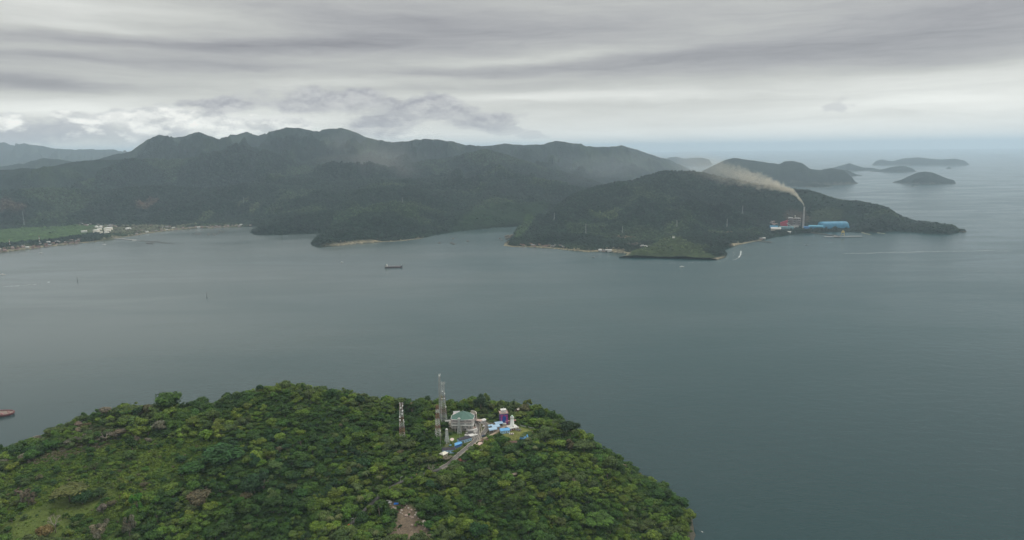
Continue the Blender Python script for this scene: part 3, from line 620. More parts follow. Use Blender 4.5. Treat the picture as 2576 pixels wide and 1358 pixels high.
X, Y, Zg, scr, gl, br_ = [q[keep] for q in (X, Y, Zg, scr, gl, br_)]
n = len(X); big = fbm(X / 70 + 9, Y / 70, 3); rad = rng.gamma(3.6, 1.2, n) * np.where(scr | gl, .72, 1.0) * (.72 + .6 * big); rad = np.clip(rad, 1.8, 10.5)
hgt = rad * rng.uniform(.95, 1.5, n)
# which kinds grow together: soft patches
f1 = fbm(X / 38 + 3, Y / 38 + 2, 4); f2 = fbm(X / 60 + 30, Y / 60 + 12, 4)
idx = np.digitize(f1 + rng.randn(n) * .055, [.36, .44, .50, .57, .66]); idx = np.where(rng.rand(n) < .06, 5, idx); idx = np.where(rng.rand(n) < .03, 8, idx)
pb = np.where(br_, .28, .010 + .05 * scr); idx = np.where(rng.rand(n) < pb, rng.choice([6, 7, 5], n), idx)
# the dark stand in the middle and the light slope towards the cape
dk = in_poly(X, Y, plan([(560,1110),(700,1090),(860,1110),(940,1170),(900,1240),(760,1260),(560,1240),(430,1250),(420,1160)])); idx = np.where(dk & (rng.rand(n) < .62), rng.choice([0, 8, 1], n), idx)
lt = in_poly(X, Y, plan([(1350,1110),(1440,1140),(1560,1230),(1640,1290),(1560,1250),(1440,1200),(1340,1160)])); idx = np.where(lt & (rng.rand(n) < .7), rng.choice([3, 4], n), idx)
rad = np.where(lt, rad * .75, rad); hgt = np.where(lt, hgt * .75, hgt)
low = (seg_dist(X, Y, road_pl[12:]) < 13); 
for pl in (lawn_l, lawn_r, yard, plaza, site): low |= seg_dist(X, Y, pl, True) < 13
hgt = np.where(low, hgt * .5, hgt); rad = np.where(low, rad * .75, rad)
tint = PAL[idx] * rng.uniform(.82, 1.2, (n, 1)) * (1 + rng.randn(n, 3) * .05)
view = vis_near(X, Y, Zg, hgt * 1.6); pr = np.array([proj(p) for p in zip(X, Y, Zg + hgt)]); inf = view & (pr[:, 0] > 4) & (pr[:, 0] < 2570) & (pr[:, 1] < 1352)
score = np.where(inf & ~scr & (Zg > 8), rad / np.hypot(X, Y), -1); order = np.argsort(-score)[:300]; single = np.zeros(n, bool); single[order] = True
one = ~single & (view | (rng.rand(n) < .75))
hz_ = hgt / 1.45
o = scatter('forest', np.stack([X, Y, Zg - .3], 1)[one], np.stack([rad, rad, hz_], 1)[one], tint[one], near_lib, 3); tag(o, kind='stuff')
road_side = np.array([seg_dist(np.array([a]), np.array([b]), road_pl)[0] for a, b in zip(X[order], Y[order])])
from collections import Counter
for q, k in enumerate(order):
    px, py = pr[k]; ci = int(rng.randint(len(CROWNS))); sh = {'round': 'rounded', 'flat': 'flat-topped', 'tall': 'tall-crowned', 'loose': 'loose-crowned'}[SH[ci]]
    if py > 1270: wh = 'near the bottom edge'
    elif py > 1150: wh = 'halfway up the hill'
    else: wh = 'near the hilltop'
    t_ = min(8, int(idx[k])); zone = 'left of the road' if px < 860 + (1358 - py) * .9 else 'right of the road'
    r = bpy.data.objects.new('broadleaf_tree', None); C.objects.link(r); r.location = (X[k], Y[k], Zg[k] - .3); r.rotation_euler = (0, 0, rng.rand() * 6.28)
    tag(r, f'{PNAME[t_]} {sh} tree {wh}, {zone}', 'tree', f'{PNAME[t_]} {sh} trees {wh}, {zone}')
    c = link('crown', CROWNS[ci], r); c.location = (0, 0, .45 * hz_[k]); c.scale = (rad[k], rad[k], hz_[k]); c['tint'] = [float(v) for v in tint[k]]
    t = link('trunk', TRUNKS[q % 4], r); t.scale = (1.3 * rad[k], 1.3 * rad[k], 1.1 * hz_[k])
# undergrowth between the trees
X2, Y2 = jitter(3.4); Z2 = near_z(X2, Y2); scr2 = in_poly(X2, Y2, scrub); gl2 = in_poly(X2, Y2, grass_l); b2_ = in_poly(X2, Y2, brown)
keep = (Z2 > 1.5) & (~clear(X2, Y2, .2)) & (rng.rand(len(X2)) < np.where(gl2, .22, np.where(scr2, .9, .62))); keep &= vis_near(X2, Y2, Z2, 4)
X2, Y2, Z2, scr2, gl2, b2_ = [q[keep] for q in (X2, Y2, Z2, scr2, gl2, b2_)]; n2_ = len(X2)
r2 = rng.uniform(1.2, 2.7, n2_) * np.where(gl2, .7, np.where(scr2, 1.15, 1)); f3 = fbm(X2 / 30 + 5, Y2 / 30 + 1, 4) + rng.randn(n2_) * .07
i2 = np.where(scr2, np.digitize(f3, [.30, .42, .50]) + 1, np.digitize(f3, [.42, .52, .62])); i2 = np.where(b2_ & (rng.rand(n2_) < .5), rng.choice([6, 7], n2_), i2); i2 = np.where(rng.rand(n2_) < .03, 6, i2)
t2 = PAL[i2] * rng.uniform(.8, 1.25, (n2_, 1))
tag(scatter('undergrowth', np.stack([X2, Y2, Z2 - .2], 1), np.stack([r2, r2, r2 * rng.uniform(.8, 1.4, n2_)], 1), t2, shrub_lib, 4), kind='stuff')

# trees that stand out, each one by itself
def lone(px, py, top, half, shape, tnt, label, group=None, name='broadleaf_tree', base_z=None):
    """px, py: foot; top: py of the tree top; half: half width in picture points"""
    x, y, z = hit(px, py); H = max(4.0, top_z((x, y), px, top) - z); D = math.sqrt(x * x + y * y + (CAM_H - z) ** 2); rr_ = half / F * D
    r = bpy.data.objects.new(name, None); C.objects.link(r); r.location = (x, y, z - .3); tag(r, label, 'palm' if shape == 'palm' else 'tree', group)
    r.rotation_euler = (0, 0, (px * .37) % 6.28)
    if shape == 'palm':
        c = link('crown', PALMS[int(px) % 2], r); c.location = (0, 0, H - rr_ * .25); c.scale = (rr_,) * 3; t = link('trunk', PTRUNK, r); t.scale = (H * .75, H * .75, H)
    elif shape == 'bare':
        c = link('crown', BARES[int(px) % 2], r); c.location = (0, 0, H * .3); c.scale = (rr_, rr_, H * .5); t = link('trunk', TRUNKS[1], r); t.scale = (H * .35, H * .35, H * .5)
    else:
        full = {'round': 1.22, 'flat': 1.0, 'tall': 1.6, 'cone': 2.4, 'loose': 1.5}[shape]; frac = {'round': .72, 'flat': .45, 'tall': .85, 'cone': .85, 'loose': .8}[shape]
        me = crown_mesh(int(px * 7 + py) % 9999, shape, 900 if half > 16 else 500, 10 if shape != 'cone' else 9, .10 if half > 16 else .13)
        c = link('crown', me, r); zs = H * frac / full; c.location = (0, 0, H - full * zs); c.scale = (rr_, rr_, zs); t = link('trunk', TRUNKS[int(px) % 4], r); t.scale = (H * .3 + rr_ * .3, H * .3 + rr_ * .3, H * .8)
    c['tint'] = [float(v) for v in tnt]
G0, G1, G2, G3, G4, G5, G6, G7, G8 = [tuple(p) for p in PAL]
for a in [
 (424,1034,985,31,'round',G1,'largest lone dark tree standing on the left skyline of the hill'),
 (268,1052,1023,13,'flat',G7,'pale umbrella-shaped tree on the left skyline'),
 (288,1052,1025,12,'loose',G5,'thin dark-trunked tree beside the pale umbrella tree on the skyline'),
 (318,1048,1026,20,'flat',G0,'broad flat dark tree on the skyline left of the largest lone tree'),
 (352,1046,1020,13,'loose',G8,'very dark ragged tree on the skyline just left of the largest lone tree'),
 (375,1046,1017,13,'round',G6,'brownish round tree touching the largest lone tree'),
 (213,1060,1033,9,'tall',G1,'narrow upright dark tree alone on the lower left skyline'),
 (226,1064,1046,6,'round',G0,'small dark bush tree beside the narrow upright tree'),
 (127,1098,1075,10,'flat',G8,'small dark flat tree at the far left of the skyline'),
 (38,1150,1120,15,'round',G0,'low dark round tree where the left skyline meets the water'),
 (486,1030,1000,15,'loose',G0,'dark skyline tree right of the largest lone tree'),
 (512,1026,996,15,'round',G1,'full dark skyline tree between hill crest and the largest lone tree'),
 (572,1012,986,14,'round',G0,'dark rounded tree on the rising skyline left of the summit'),
 (655,990,967,9,'round',G8,'small dark tree left of the hill summit'),
 (762,984,960,8,'tall',G1,'slim green tree at the very summit of the hill'),
 (1075,1020,995,9,'round',G0,'round dark tree on the skyline left of the tallest mast'),
 (1008,1030,1000,15,'flat',G5,'spreading olive tree behind the left red and white mast'),
 (1172,1035,1014,11,'round',G0,'dark tree on the skyline behind the green-roofed building'),
 (1209,1036,989,20,'loose',(.030,.055,.026),'tall see-through dark tree on the skyline right of the green-roofed building'),
 (1257,1032,1002,11,'tall',G5,'upright olive tree on the skyline above the purple building'),
 (1292,1032,1002,7,'cone',G8,'pointed dark conifer on the skyline above the lighthouse'),
 (1278,1030,1006,4,'cone',G8,'small pointed conifer left of the larger conifer on the skyline'),
 (1320,1040,1016,16,'round',G6,'reddish brown tree on the skyline right of the lighthouse'),
 (1358,1056,1026,15,'round',G8,'dark rounded tree at the right shoulder of the hilltop'),
 (1388,1066,1032,14,'round',G0,'dark tree at the corner where the hill drops to the sea'),
 (1434,1110,1060,24,'flat',(.024,.046,.018),'big dark spreading tree on the right edge of the hill'),
 (1462,1120,1080,20,'round',G4,'yellow-green domed tree next to the big dark spreading tree'),
 (1470,1150,1108,30,'flat',G5,'broad layered olive tree below the yellow-green domed tree'),
 (1493,1118,1090,9,'cone',G8,'thin ragged conifer standing against the sea on the right edge'),
 (1536,1186,1146,24,'round',G5,'grey-olive rounded tree on the right edge above the light green slope'),
 (1562,1196,1168,11,'round',G0,'small dark tree poking out over the sea on the right edge'),
 (1608,1212,1190,11,'loose',G6,'thin brownish tree against the sea on the right edge'),
 (1646,1240,1214,13,'round',G0,'dark tree on the steep right edge near the cape'),
 (1700,1312,1276,15,'round',G0,'dark leaning tree low on the right edge of the cape'),
 (176,1262,1222,34,'flat',(.095,.105,.030),'wide flat yellowish tree in the clearing at lower left'),
 (208,1268,1238,20,'round',(.018,.050,.013),'dark green tree under the wide flat yellowish tree'),
 (346,1292,1240,17,'loose',(.045,.135,.014),'bright fresh green tree at lower left'),
 (252,1356,1306,20,'loose',(.15,.135,.09),'tree with pale cream blossom heads near the bottom edge'),
 (326,1350,1290,15,'loose',(.115,.11,.07),'taller tree with pale blossom heads right of the other one'),
 (72,1272,1228,15,'loose',(.13,.11,.075),'grey-leaved tree with a bare pale trunk at far lower left'),
 (112,1356,1322,18,'round',(.14,.10,.035),'rust-orange shrub-like tree in the bottom left corner'),
 (140,1340,1290,14,'bare',G7,'leafless grey tree behind the rust-orange tree'),
 (300,1100,1078,17,'round',(.12,.10,.07),'pale pinkish-grey tree high on the left slope'),
 (268,1112,1084,15,'bare',G7,'grey leafless tree on the left slope beside the pinkish-grey tree'),
 (245,1110,1090,14,'loose',G7,'thin grey-brown tree on the left slope'),
 (338,1114,1096,12,'round',(.11,.09,.06),'small pinkish-brown tree on the left slope'),
 (560,1166,1122,44,'round',(.024,.066,.016),'huge spreading dark tree in the middle of the left slope'),
 (480,1200,1164,30,'round',(.030,.078,.016),'second spreading dark tree below the huge one'),
 (640,1240,1190,30,'round',(.020,.048,.016),'dark domed tree in the shaded fold of the hill'),
 (500,1272,1236,26,'round',(.10,.085,.05),'brown-tinged domed tree on the lower left slope'),
 (664,1240,1200,12,'bare',(.3,.3,.3),'pale branched tree in the shaded fold of the hill'),
 (1085,1196,1164,10,'bare',G7,'leafless grey tree where the road disappears under the canopy'),
 (968,1258,1226,18,'round',(.085,.145,.020),'bright green tree on the inside of the road bend'),
 (1255,1112,1088,11,'round',G0,'dark green tree beside the blue-roofed house on the lawn'),
 (1203,1356,1316,24,'round',(.022,.060,.016),'dense dark green tree at the bottom of the slope'),
 (1510,1340,1296,38,'flat',(.050,.100,.016),'broad light-topped tree near the cape at lower right'),
 (1342,1320,1270,20,'cone',(.085,.140,.020),'pointed yellow-green tree at lower right'),
 (912,1322,1286,18,'round',(.030,.070,.016),'round tree leaning over the lower road'),
]: lone(*a)
for i, (cx_, cy_) in enumerate([(530,190),(650,205),(720,330),(930,390),(560,500),(640,720),(770,690),(300,1010),(50,1200),(880,1260),(600,560),(160,1040)]):
    x_, y_ = 804.7 + .1605 * cx_, 1140 + .1605 * cy_
    lone(x_, y_ + 14, y_ - 8, 10 + i % 3, 'palm', (.10, .115, .045) if i % 2 else (.07, .10, .035), 'coconut palm with drooping fronds among the trees beside the lower road', 'palms beside the lower road', 'palm_tree')
for i, (x_, y_) in enumerate([(1185,1128),(1214,1132),(1320,1117),(1328,1106),(1302,1140),(1345,1128),(1240,1170),(1262,1168),(1316,1098)]):
    lone(x_, y_ + 13, y_ - 6, 9, 'palm', (.10, .12, .05) if i % 2 else (.065, .095, .035), 'coconut palm among the trees below the hilltop buildings', 'palms below the hilltop buildings', 'palm_tree')

# forest on the far shore, as far as single crowns can still be made out
E_ = (np.maximum(FZ, 0) - CAM_H) / RR; runm = np.maximum.accumulate(E_, 0)
cnt = 300000; ai = rng.rand(cnt) * (NA - 2); rj = np.exp(rng.uniform(math.log(3300), math.log(7600), cnt))
# even spread over the ground: thin by distance
pk = rng.rand(cnt) < (rj / 7600) ** 2; ai, rj = ai[pk], rj[pk]; aa = a_[0] + ai * (a_[1] - a_[0]); xx = rj * np.sin(aa); yy = rj * np.cos(aa); zz_ = far_z(xx, yy)
jj = np.clip(np.interp(rj, r_, np.arange(NR)), 0, NR - 2).astype(int); ii = ai.astype(int)
ok = (zz_ > 1.2) & ((zz_ + 22 - CAM_H) / rj > runm[jj, ii] - .002) & inside[jj, ii] & (dc[jj, ii] > 7)
for w in (f_field, f_marsh): ok &= ~(in_poly(xx, yy, [atz(a, b, 3)[:2] for a, b in w]) & (rng.rand(len(xx)) < .985))
gg = in_poly(xx, yy, w_); ok &= ~(gg & (rng.rand(len(xx)) < .75))
town = [(-60,640),(-60,612),(60,607),(180,592),(190,575),(330,568),(440,566),(640,562),(640,574),(440,582),(330,598),(240,612),(60,632)]
ok &= ~(in_poly(xx, yy, [atz(a, b, 3)[:2] for a, b in town]) & (rng.rand(len(xx)) < .30))
plant = [(1935,584),(1935,548),(2040,540),(2150,552),(2160,584)]; ok &= ~(in_poly(xx, yy, [atz(a, b, 6)[:2] for a, b in plant]) & (rng.rand(len(xx)) < .9))
bareq = fc[jj, ii]; ok &= ~((bareq[:, 0] > bareq[:, 1] * 1.12) & (bareq[:, 0] > .09))
xx, yy, zz_, bareq = xx[ok], yy[ok], zz_[ok], bareq[ok]; nf = len(xx); print('far trees', nf, 'near', int(one.sum()), 'under', n2_)
sr = rng.uniform(4.5, 9.5, nf) * np.where(np.hypot(xx, yy) > 5000, 1.25, 1); st_ = bareq * rng.uniform(.6, 1.7, (nf, 1)) * 1.05
tag(scatter('far_forest', np.stack([xx, yy, zz_ - 1.5], 1), np.stack([sr, sr, sr * rng.uniform(.9, 1.5, nf)], 1), st_, far_lib, 6), kind='stuff')
# ------------------------------------------------------------ builders for made things
class MB:
    """collects boxes, tubes and faces for ONE mesh object"""
    def __init__(s): s.V = []; s.F = []; s.M = []; s.mi = 0; s.mats = []
    def use(s, m):
        if m not in s.mats: s.mats.append(m)
        s.mi = s.mats.index(m); return s
    def add(s, V, Fc): o = len(s.V); s.V += [tuple(v) for v in V]; s.F += [tuple(o + i for i in f) for f in Fc]; s.M += [s.mi] * len(Fc); return s
    def box(s, x0, x1, y0, y1, z0, z1, rot=0, cen=(0, 0)):
        c, q = math.cos(rot), math.sin(rot); P = [(x0, y0), (x1, y0), (x1, y1), (x0, y1)]; P = [(cen[0] + x * c - y * q, cen[1] + x * q + y * c) for x, y in P]
        return s.prism(P, z0, z1)
    def prism(s, P, z0, z1, P2=None):
        n = len(P); P2 = P2 or P; V = [(x, y, z0) for x, y in P] + [(x, y, z1) for x, y in P2]
        return s.add(V, [tuple(range(n))[::-1], tuple(range(n, 2 * n))] + [(i, (i + 1) % n, n + (i + 1) % n, n + i) for i in range(n)])
    def cyl(s, x, y, z0, z1, r0, r1=None, n=12):
        r1 = r0 if r1 is None else r1
        return s.prism([(x + r0 * math.cos(2 * math.pi * k / n), y + r0 * math.sin(2 * math.pi * k / n)) for k in range(n)], z0, z1, [(x + r1 * math.cos(2 * math.pi * k / n), y + r1 * math.sin(2 * math.pi * k / n)) for k in range(n)])
    def bar(s, a, b, r, n=4):
        v, f = tube([a, b], [r, r], n); return s.add(v, f + [tuple(range(n))[::-1], tuple(range(n, 2 * n))])
    def pyr(s, P, z0, apex):
        n = len(P); return s.add([(x, y, z0) for x, y in P] + [apex], [tuple(range(n))[::-1]] + [(i, (i + 1) % n, n) for i in range(n)])
    def ball(s, c, r, n=14, m=9, sz=1.0, zmin=-1.0):
        V = []; Fq = []
        for j in range(m + 1):
            ph = math.asin(max(-1, zmin)) + (math.pi / 2 - math.asin(max(-1, zmin))) * j / m
            for k in range(n): V.append((c[0] + r * math.cos(ph) * math.cos(6.28318 * k / n), c[1] + r * math.cos(ph) * math.sin(6.28318 * k / n), c[2] + r * math.sin(ph) * sz))
        for j in range(m):
            for k in range(n): Fq.append((j * n + k, j * n + (k + 1) % n, (j + 1) * n + (k + 1) % n, (j + 1) * n + k))
        return s.add(V, Fq)
    def gable(s, L, W, z0, h, over=.5, t=.18, hip=0.0):
        """pitched roof along x: two slopes (hip > 0 pulls the ridge ends in)"""
        a, b = L / 2 + over, W / 2 + over; V = [(-a, -b, z0), (a, -b, z0), (a, b, z0), (-a, b, z0), (-a + hip, 0, z0 + h), (a - hip, 0, z0 + h)]
        V2 = [(x, y, z + t) for x, y, z in V]
        return s.add(V + V2, [(6, 7, 11, 10), (8, 9, 10, 11), (7, 8, 11), (9, 6, 10), (0, 3, 2, 1), (0, 1, 7, 6), (2, 3, 9, 8), (1, 2, 8, 7), (3, 0, 6, 9)])
    def build(s, name, m=None, parent=None, smooth=False, loc=None, rot=0):
        me = bpy.data.meshes.new(name); me.from_pydata(s.V, [], s.F); me.update()
        if m: me.materials.append(m)
        else:
            for q in s.mats: me.materials.append(q)
            me.polygons.foreach_set('material_index', np.array(s.M, np.int32))
        if smooth: me.polygons.foreach_set('use_smooth', np.full(len(me.polygons), True))
        o = link(name, me, parent)
        if loc is not None: o.location = loc
        if rot: o.rotation_euler = (0, 0, rot)
        return o
def thing(name, label, cat, loc, rz=0, group=None):
    o = bpy.data.objects.new(name, None); C.objects.link(o); o.location = loc; o.rotation_euler = (0, 0, rz); return tag(o, label, cat, group)
def copy_tree(o, parent=None):
    c = o.copy(); C.objects.link(c); c.parent = parent
    for ch in [x for x in C.objects if x.parent is o]: copy_tree(ch, c)
    return c
WHITE = mat('white_wall', (.56, .545, .515), .7, .18); CREAM = mat('cream_wall', (.46, .41, .35), .8, .2); GREY = mat('grey_concrete', (.36, .34, .32), .9, .25, .3); DGREY = mat('dark_grey', (.10, .10, .105), .8, .3)
ASPH = mat('asphalt', (.135, .125, .115), .95, .22, .15); PALE = mat('pale_kerb', (.40, .36, .31), .9, .2, .4); GREEN = mat('green_roof', (.065, .130, .105), .6, .15, .2); DARK = mat('dark_opening', (.03, .032, .036), .5, .2)
GLASS = mat('window_glass', (.05, .065, .08), .15, .2, .3, 0, .6); RED = mat('red_paint', (.36, .055, .035), .7, .25); RUST = mat('rust_roof', (.19, .075, .05), .9, .35, .3); BLUE = mat('blue_wall', (.06, .19, .50), .7, .2); PBLUE = mat('pale_blue_wall', (.36, .55, .70), .7, .2)
SKYB = mat('sky_blue_roof', (.11, .31, .56), .55, .15, .2); ICEB = mat('ice_blue_roof', (.30, .43, .55), .5, .15, .2); DROOF = mat('dark_tile_roof', (.045, .042, .055), .85, .3, .4); BROWN = mat('brown_roof', (.13, .08, .06), .9, .3, .3); STEEL = mat('galvanised_steel', (.46, .47, .46), .5, .2, .3, .3)
TIN = mat('tin_roof', (.40, .40, .40), .6, .35, .3); PINKW = mat('pinkish_wall', (.52, .38, .33), .8, .2); PURP = mat('purple_wall', (.12, .055, .21), .7, .2, .5); MAG = mat('magenta_mural', (.48, .06, .22), .7, .2, .4); DBLUE = mat('deep_blue_mural', (.010, .070, .32), .7, .3, .3)
TRED = mat('tower_red', (.24, .115, .09), .7, .25, .2); TWHITE = mat('tower_white', (.50, .49, .47), .6, .2, .2); WOOD = mat('jetty_wood', (.11, .095, .08), .95, .3, .5); TURQ = mat('turquoise_sheeting', (.035, .19, .31), .5, .25, .05); CREAMR = mat('cream_tarpaulin', (.62, .60, .50), .8, .15)

# ---- roads and paths: ribbons laid over the ground with a raised pale edge
def densify(P, step=4.0):
    out = []
    for (a, b), (c, d) in zip(P[:-1], P[1:]):
        n = max(1, int(math.hypot(c - a, d - b) / step)); out += [(a + (c - a) * k / n, b + (d - b) * k / n) for k in range(n)]
    out.append(P[-1]); Q = np.array(out)
    for _ in range(3): Q[1:-1] = (Q[:-2] + 2 * Q[1:-1] + Q[2:]) / 4
    return Q
def ribbon(name, P, w, m, lift, kerb=None, kh=.35, side=(1, -1)):
    Q = densify(P); T = np.gradient(Q, axis=0); T /= np.linalg.norm(T, axis=1)[:, None]; N_ = np.stack([-T[:, 1], T[:, 0]], 1); n = len(Q)
    zc = near_z(Q[:, 0], Q[:, 1])
    def zz(off): return np.maximum(np.maximum(near_z(Q[:, 0] + N_[:, 0] * off, Q[:, 1] + N_[:, 1] * off), zc - .6), zc)
    zmax = np.maximum.reduce([zz(w / 2), zz(-w / 2), zz(0)]) + lift
    V = [(Q[i, 0] + N_[i, 0] * o, Q[i, 1] + N_[i, 1] * o, zmax[i] + dz) for i in range(n) for o, dz in ((w / 2, 0), (0, .05), (-w / 2, 0), (-w / 2 - .4, -2.5), (w / 2 + .4, -2.5))]
    Fq = []
    for i in range(n - 1):
        a, b = i * 5, i * 5 + 5; Fq += [(a, b, b + 1, a + 1), (a + 1, b + 1, b + 2, a + 2), (a + 2, b + 2, b + 3, a + 3), (a + 4, b + 4, b, a)]
    o = link(name, mesh_np(name, V, Fq, m, False)); tag(o, kind='structure')
    if kerb:
        mb = MB(); mb.use(kerb)
        for s in side:
            V = [(Q[i, 0] + N_[i, 0] * s * (w / 2 + e), Q[i, 1] + N_[i, 1] * s * (w / 2 + e), zmax[i] + h) for i in range(n) for e, h in ((-.02, -.2), (-.02, kh), (.4, kh), (.4, -1.5))]
            mb.add(V, [(i * 4 + k, i * 4 + 4 + k, i * 4 + 5 + k, i * 4 + 1 + k) for i in range(n - 1) for k in range(3)])
        k = mb.build(name + '_kerb'); tag(k, kind='structure')
    return o
ribbon('road', road_pl[12:], 6.2, ASPH, .25, PALE, .4); ribbon('road', road_pl[:13], 4.6, mat('worn_asphalt', (.085, .08, .075), .95, .3, .15), .15)
ribbon('ramp_road', ramp_pl, 5.5, ASPH, .3, PALE, .8); ribbon('footpath', path_pl, 3.6, mat('sandy_path', (.33, .26, .19), .95, .2), .2)
mid = densify(road_pl); L = []
for i in range(0, len(mid) - 1, 2):
    L.append((mid[i], mid[i + 1]))
mb = MB(); mb.use(mat('road_paint', (.7, .7, .66), .8, .2))
for a, b in L:
    z = [max(near_z(q[0], q[1]), 0) + .25 + .9 for q in (a, b)]
# ---- lattice towers
def lattice(mb, h0, h1, w0, w1, r=.16, step=4.0, legs=4):
    n = max(1, round((h1 - h0) / step)); A = [math.pi / 4 + 2 * math.pi * k / legs for k in range(legs)]
    for k in range(legs): mb.bar((w0 * .707 * math.cos(A[k]), w0 * .707 * math.sin(A[k]), h0), (w1 * .707 * math.cos(A[k]), w1 * .707 * math.sin(A[k]), h1), r * 1.5)
    for i in range(n):
        ta, tb = i / n, (i + 1) / n; za, zb = h0 + (h1 - h0) * ta, h0 + (h1 - h0) * tb; wa, wb = w0 + (w1 - w0) * ta, w0 + (w1 - w0) * tb
        for k in range(legs):
            p = lambda w, z, j: (w * .707 * math.cos(A[j % legs]), w * .707 * math.sin(A[j % legs]), z)
            mb.bar(p(wa, za, k), p(wb, zb, k + 1), r); mb.bar(p(wa, za, k + 1), p(wb, zb, k), r); mb.bar(p(wb, zb, k), p(wb, zb, k + 1), r)
def tower(label, px, py, top, w0, w1, bands, legs=4, r=.11, rz=.4, dishes=(), head=0, taper=1.0, base_z=None, name='lattice_tower'):
    """bands: list of (share from the foot up, material)"""
    x, y, z = hit(px, py); H = top_z((x, y), px, top) - z; t = thing(name, label, 'tower', (x, y, z - .5), rz); prev = 0
    wid = lambda s: w1 + (w0 - w1) * (1 - s) ** taper
    for s, m in bands:
        mb = MB(); n = max(1, int((s - prev) * H / 9))
        for k in range(n):
            a = prev + (s - prev) * k / n; b = prev + (s - prev) * (k + 1) / n; lattice(mb, H * a, H * b, wid(a), wid(b), r, 3.2)
        mb.build('mast_section', m, t); prev = s
    for k in range(head):
        a = 2.1 * k; q = w1 * .55 + .5; mb = MB(); mb.box(-.35, .35, -.2, .2, -1.6, 1.6); mb.bar((0, -.2, 0), (0, -q, .2), .1); mb.build('panel_antenna', TWHITE, t, loc=(q * math.cos(a), q * math.sin(a), H - .8 - 1.1 * (k % 2)), rot=a + math.pi / 2)
    for s, a, rr_ in dishes:
        mb = MB(); V_ = [(rr_ * math.cos(6.283 * k / 14), -.35, rr_ * math.sin(6.283 * k / 14)) for k in range(14)] + [(0, 0, 0)] + [(rr_ * math.cos(6.283 * k / 14), -.75, rr_ * math.sin(6.283 * k / 14)) for k in range(14)]
        mb.add(V_, [(k, (k + 1) % 14, 14) for k in range(14)] + [(k, (k + 1) % 14, 15 + (k + 1) % 14, 15 + k) for k in range(14)] + [tuple(15 + k for k in range(14))]); q = wid(s) * .5 + .4
        mb.build('dish_antenna', mat('white_radome', (.85, .85, .83), .5, .05), t, loc=(q * math.cos(a - math.pi / 2), q * math.sin(a - math.pi / 2), s * H), rot=a)
    return t
T_, W_ = TRED, TWHITE
tower('tall red and white lattice mast crowded with dishes, leftmost on the hill', 1012, 1108, 1013, 7.5, 3.4, [(.20, W_), (.36, T_), (.50, W_), (.64, T_), (.80, W_), (1, mat('tower_weathered', (.45, .36, .33), .7, .3))], head=6, rz=.3,
      dishes=[(.90, -.3, 1.1), (.82, .5, 1.2), (.74, .2, 1.0), (.66, -.9, 1.3), (.58, -.8, 1.3), (.57, .7, .9), (.52, .9, .8), (.94, .8, .9)])
tower('red and white lattice mast with solid white upper section left of the lawn', 1102, 1108, 1018, 7.0, 2.6, [(.14, T_), (.34, W_), (.44, T_), (.62, W_), (.78, T_), (.88, mat('tower_panel_white', (.55, .55, .48), .7, .1)), (1, T_)], r=.13, rz=.5, dishes=[(.3, .6, .8)])
tower('faded brown and grey lattice tower with dishes behind the tallest mast', 1116, 1062, 961, 8.5, 3.2, [(.22, STEEL), (.38, mat('tower_brown', (.30, .22, .19), .8, .2)), (.55, STEEL), (.68, mat('tower_brown', (.30, .22, .19), .8, .2)), (1, STEEL)], head=5, r=.12, taper=1.3, dishes=[(.40, .9, 1.3), (.62, .2, .8), (.62, -.8, .8), (.80, -.5, 1.0), (.74, .7, .8), (.08, -1.0, 1.2)])
tower('tallest slender grey mast rising above the skyline', 1108, 1058, 940, 3.4, 1.5, [(1, STEEL)], legs=3, r=.13, dishes=[(.985, -.4, .9), (.995, 1.4, .7), (.97, .3, .8)], name='radio_mast')
tt = tower('white lattice tower standing in front of the green-roofed building', 1155, 1089, 1050, 5.6, 1.6, [(1, mat('tower_pale', (.50, .52, .50), .6, .15))], r=.14, rz=.2, taper=1.7)
mb = MB(); mb.cyl(0, 0, 21.5, 22.4, 2.0, 2.0, 8); mb.cyl(0, 0, 22.4, 24.0, .25, .1, 6); mb.build('platform', TWHITE, tt)
tt = tower('small white lattice tower with a rounded head at the left edge of the lawn', 1124, 1113, 1079, 5.2, 2.0, [(1, mat('tower_pale', (.50, .52, .50), .6, .15))], r=.17, rz=.7, taper=1.6)
mb = MB(); mb.ball((0, 0, 19.3), 1.9, 10, 6); mb.build('radome', TWHITE, tt, True)
def pole(px, py, top, r, m, label, arm=None, group=None, cat='pole', name='pole'):
    x, y, z = hit(px, py); H = top_z((x, y), px, top) - z; t = thing(name, label, cat, (x, y, z), 0, group); mb = MB(); mb.cyl(0, 0, -.5, H, r, r * .6, 8); mb.build('shaft', m, t)
    mb = MB(); mb.box(-.5, .5, -.3, .3, H - .1, H + .5) if not arm else mb.bar((0, 0, H), (arm, 0, H + .3), .12).box(arm - .5, arm + .5, -.3, .3, H + .2, H + .45); mb.build('lamp_head' if arm else 'cap', TWHITE, t); return t
pole(1067, 1098, 1083, .7, W_, 'short white post among the trees between the two red and white masts')
pole(1107.6, 1129, 1093, .22, STEEL, 'thin grey pole below the mast with the solid white section')
pole(1157, 1116, 1089, .22, STEEL, 'thin pale pole rising from behind the blue buildings')
pole(1196, 1064, 1047, .2, STEEL, 'thin lamp post behind the curved ramp right of the green-roofed building', 1.5, None, 'street lamp', 'street_lamp')
for i, (a, b, c) in enumerate([(1007, 1213, 1200), (949, 1256, 1243), (884, 1322, 1304), (1176, 1128, 1116), (1150, 1150, 1138)]):
    pole(a, b, c, .18, STEEL, ['street lamp on the road bend below the leafless tree', 'street lamp beside the bright green tree on the bend', 'street lamp above the lower red truck', 'street lamp by the road nearest the blue buildings', 'street lamp by the road left of the pinkish roofs'][i], 2.0, None, 'street lamp', 'street_lamp')

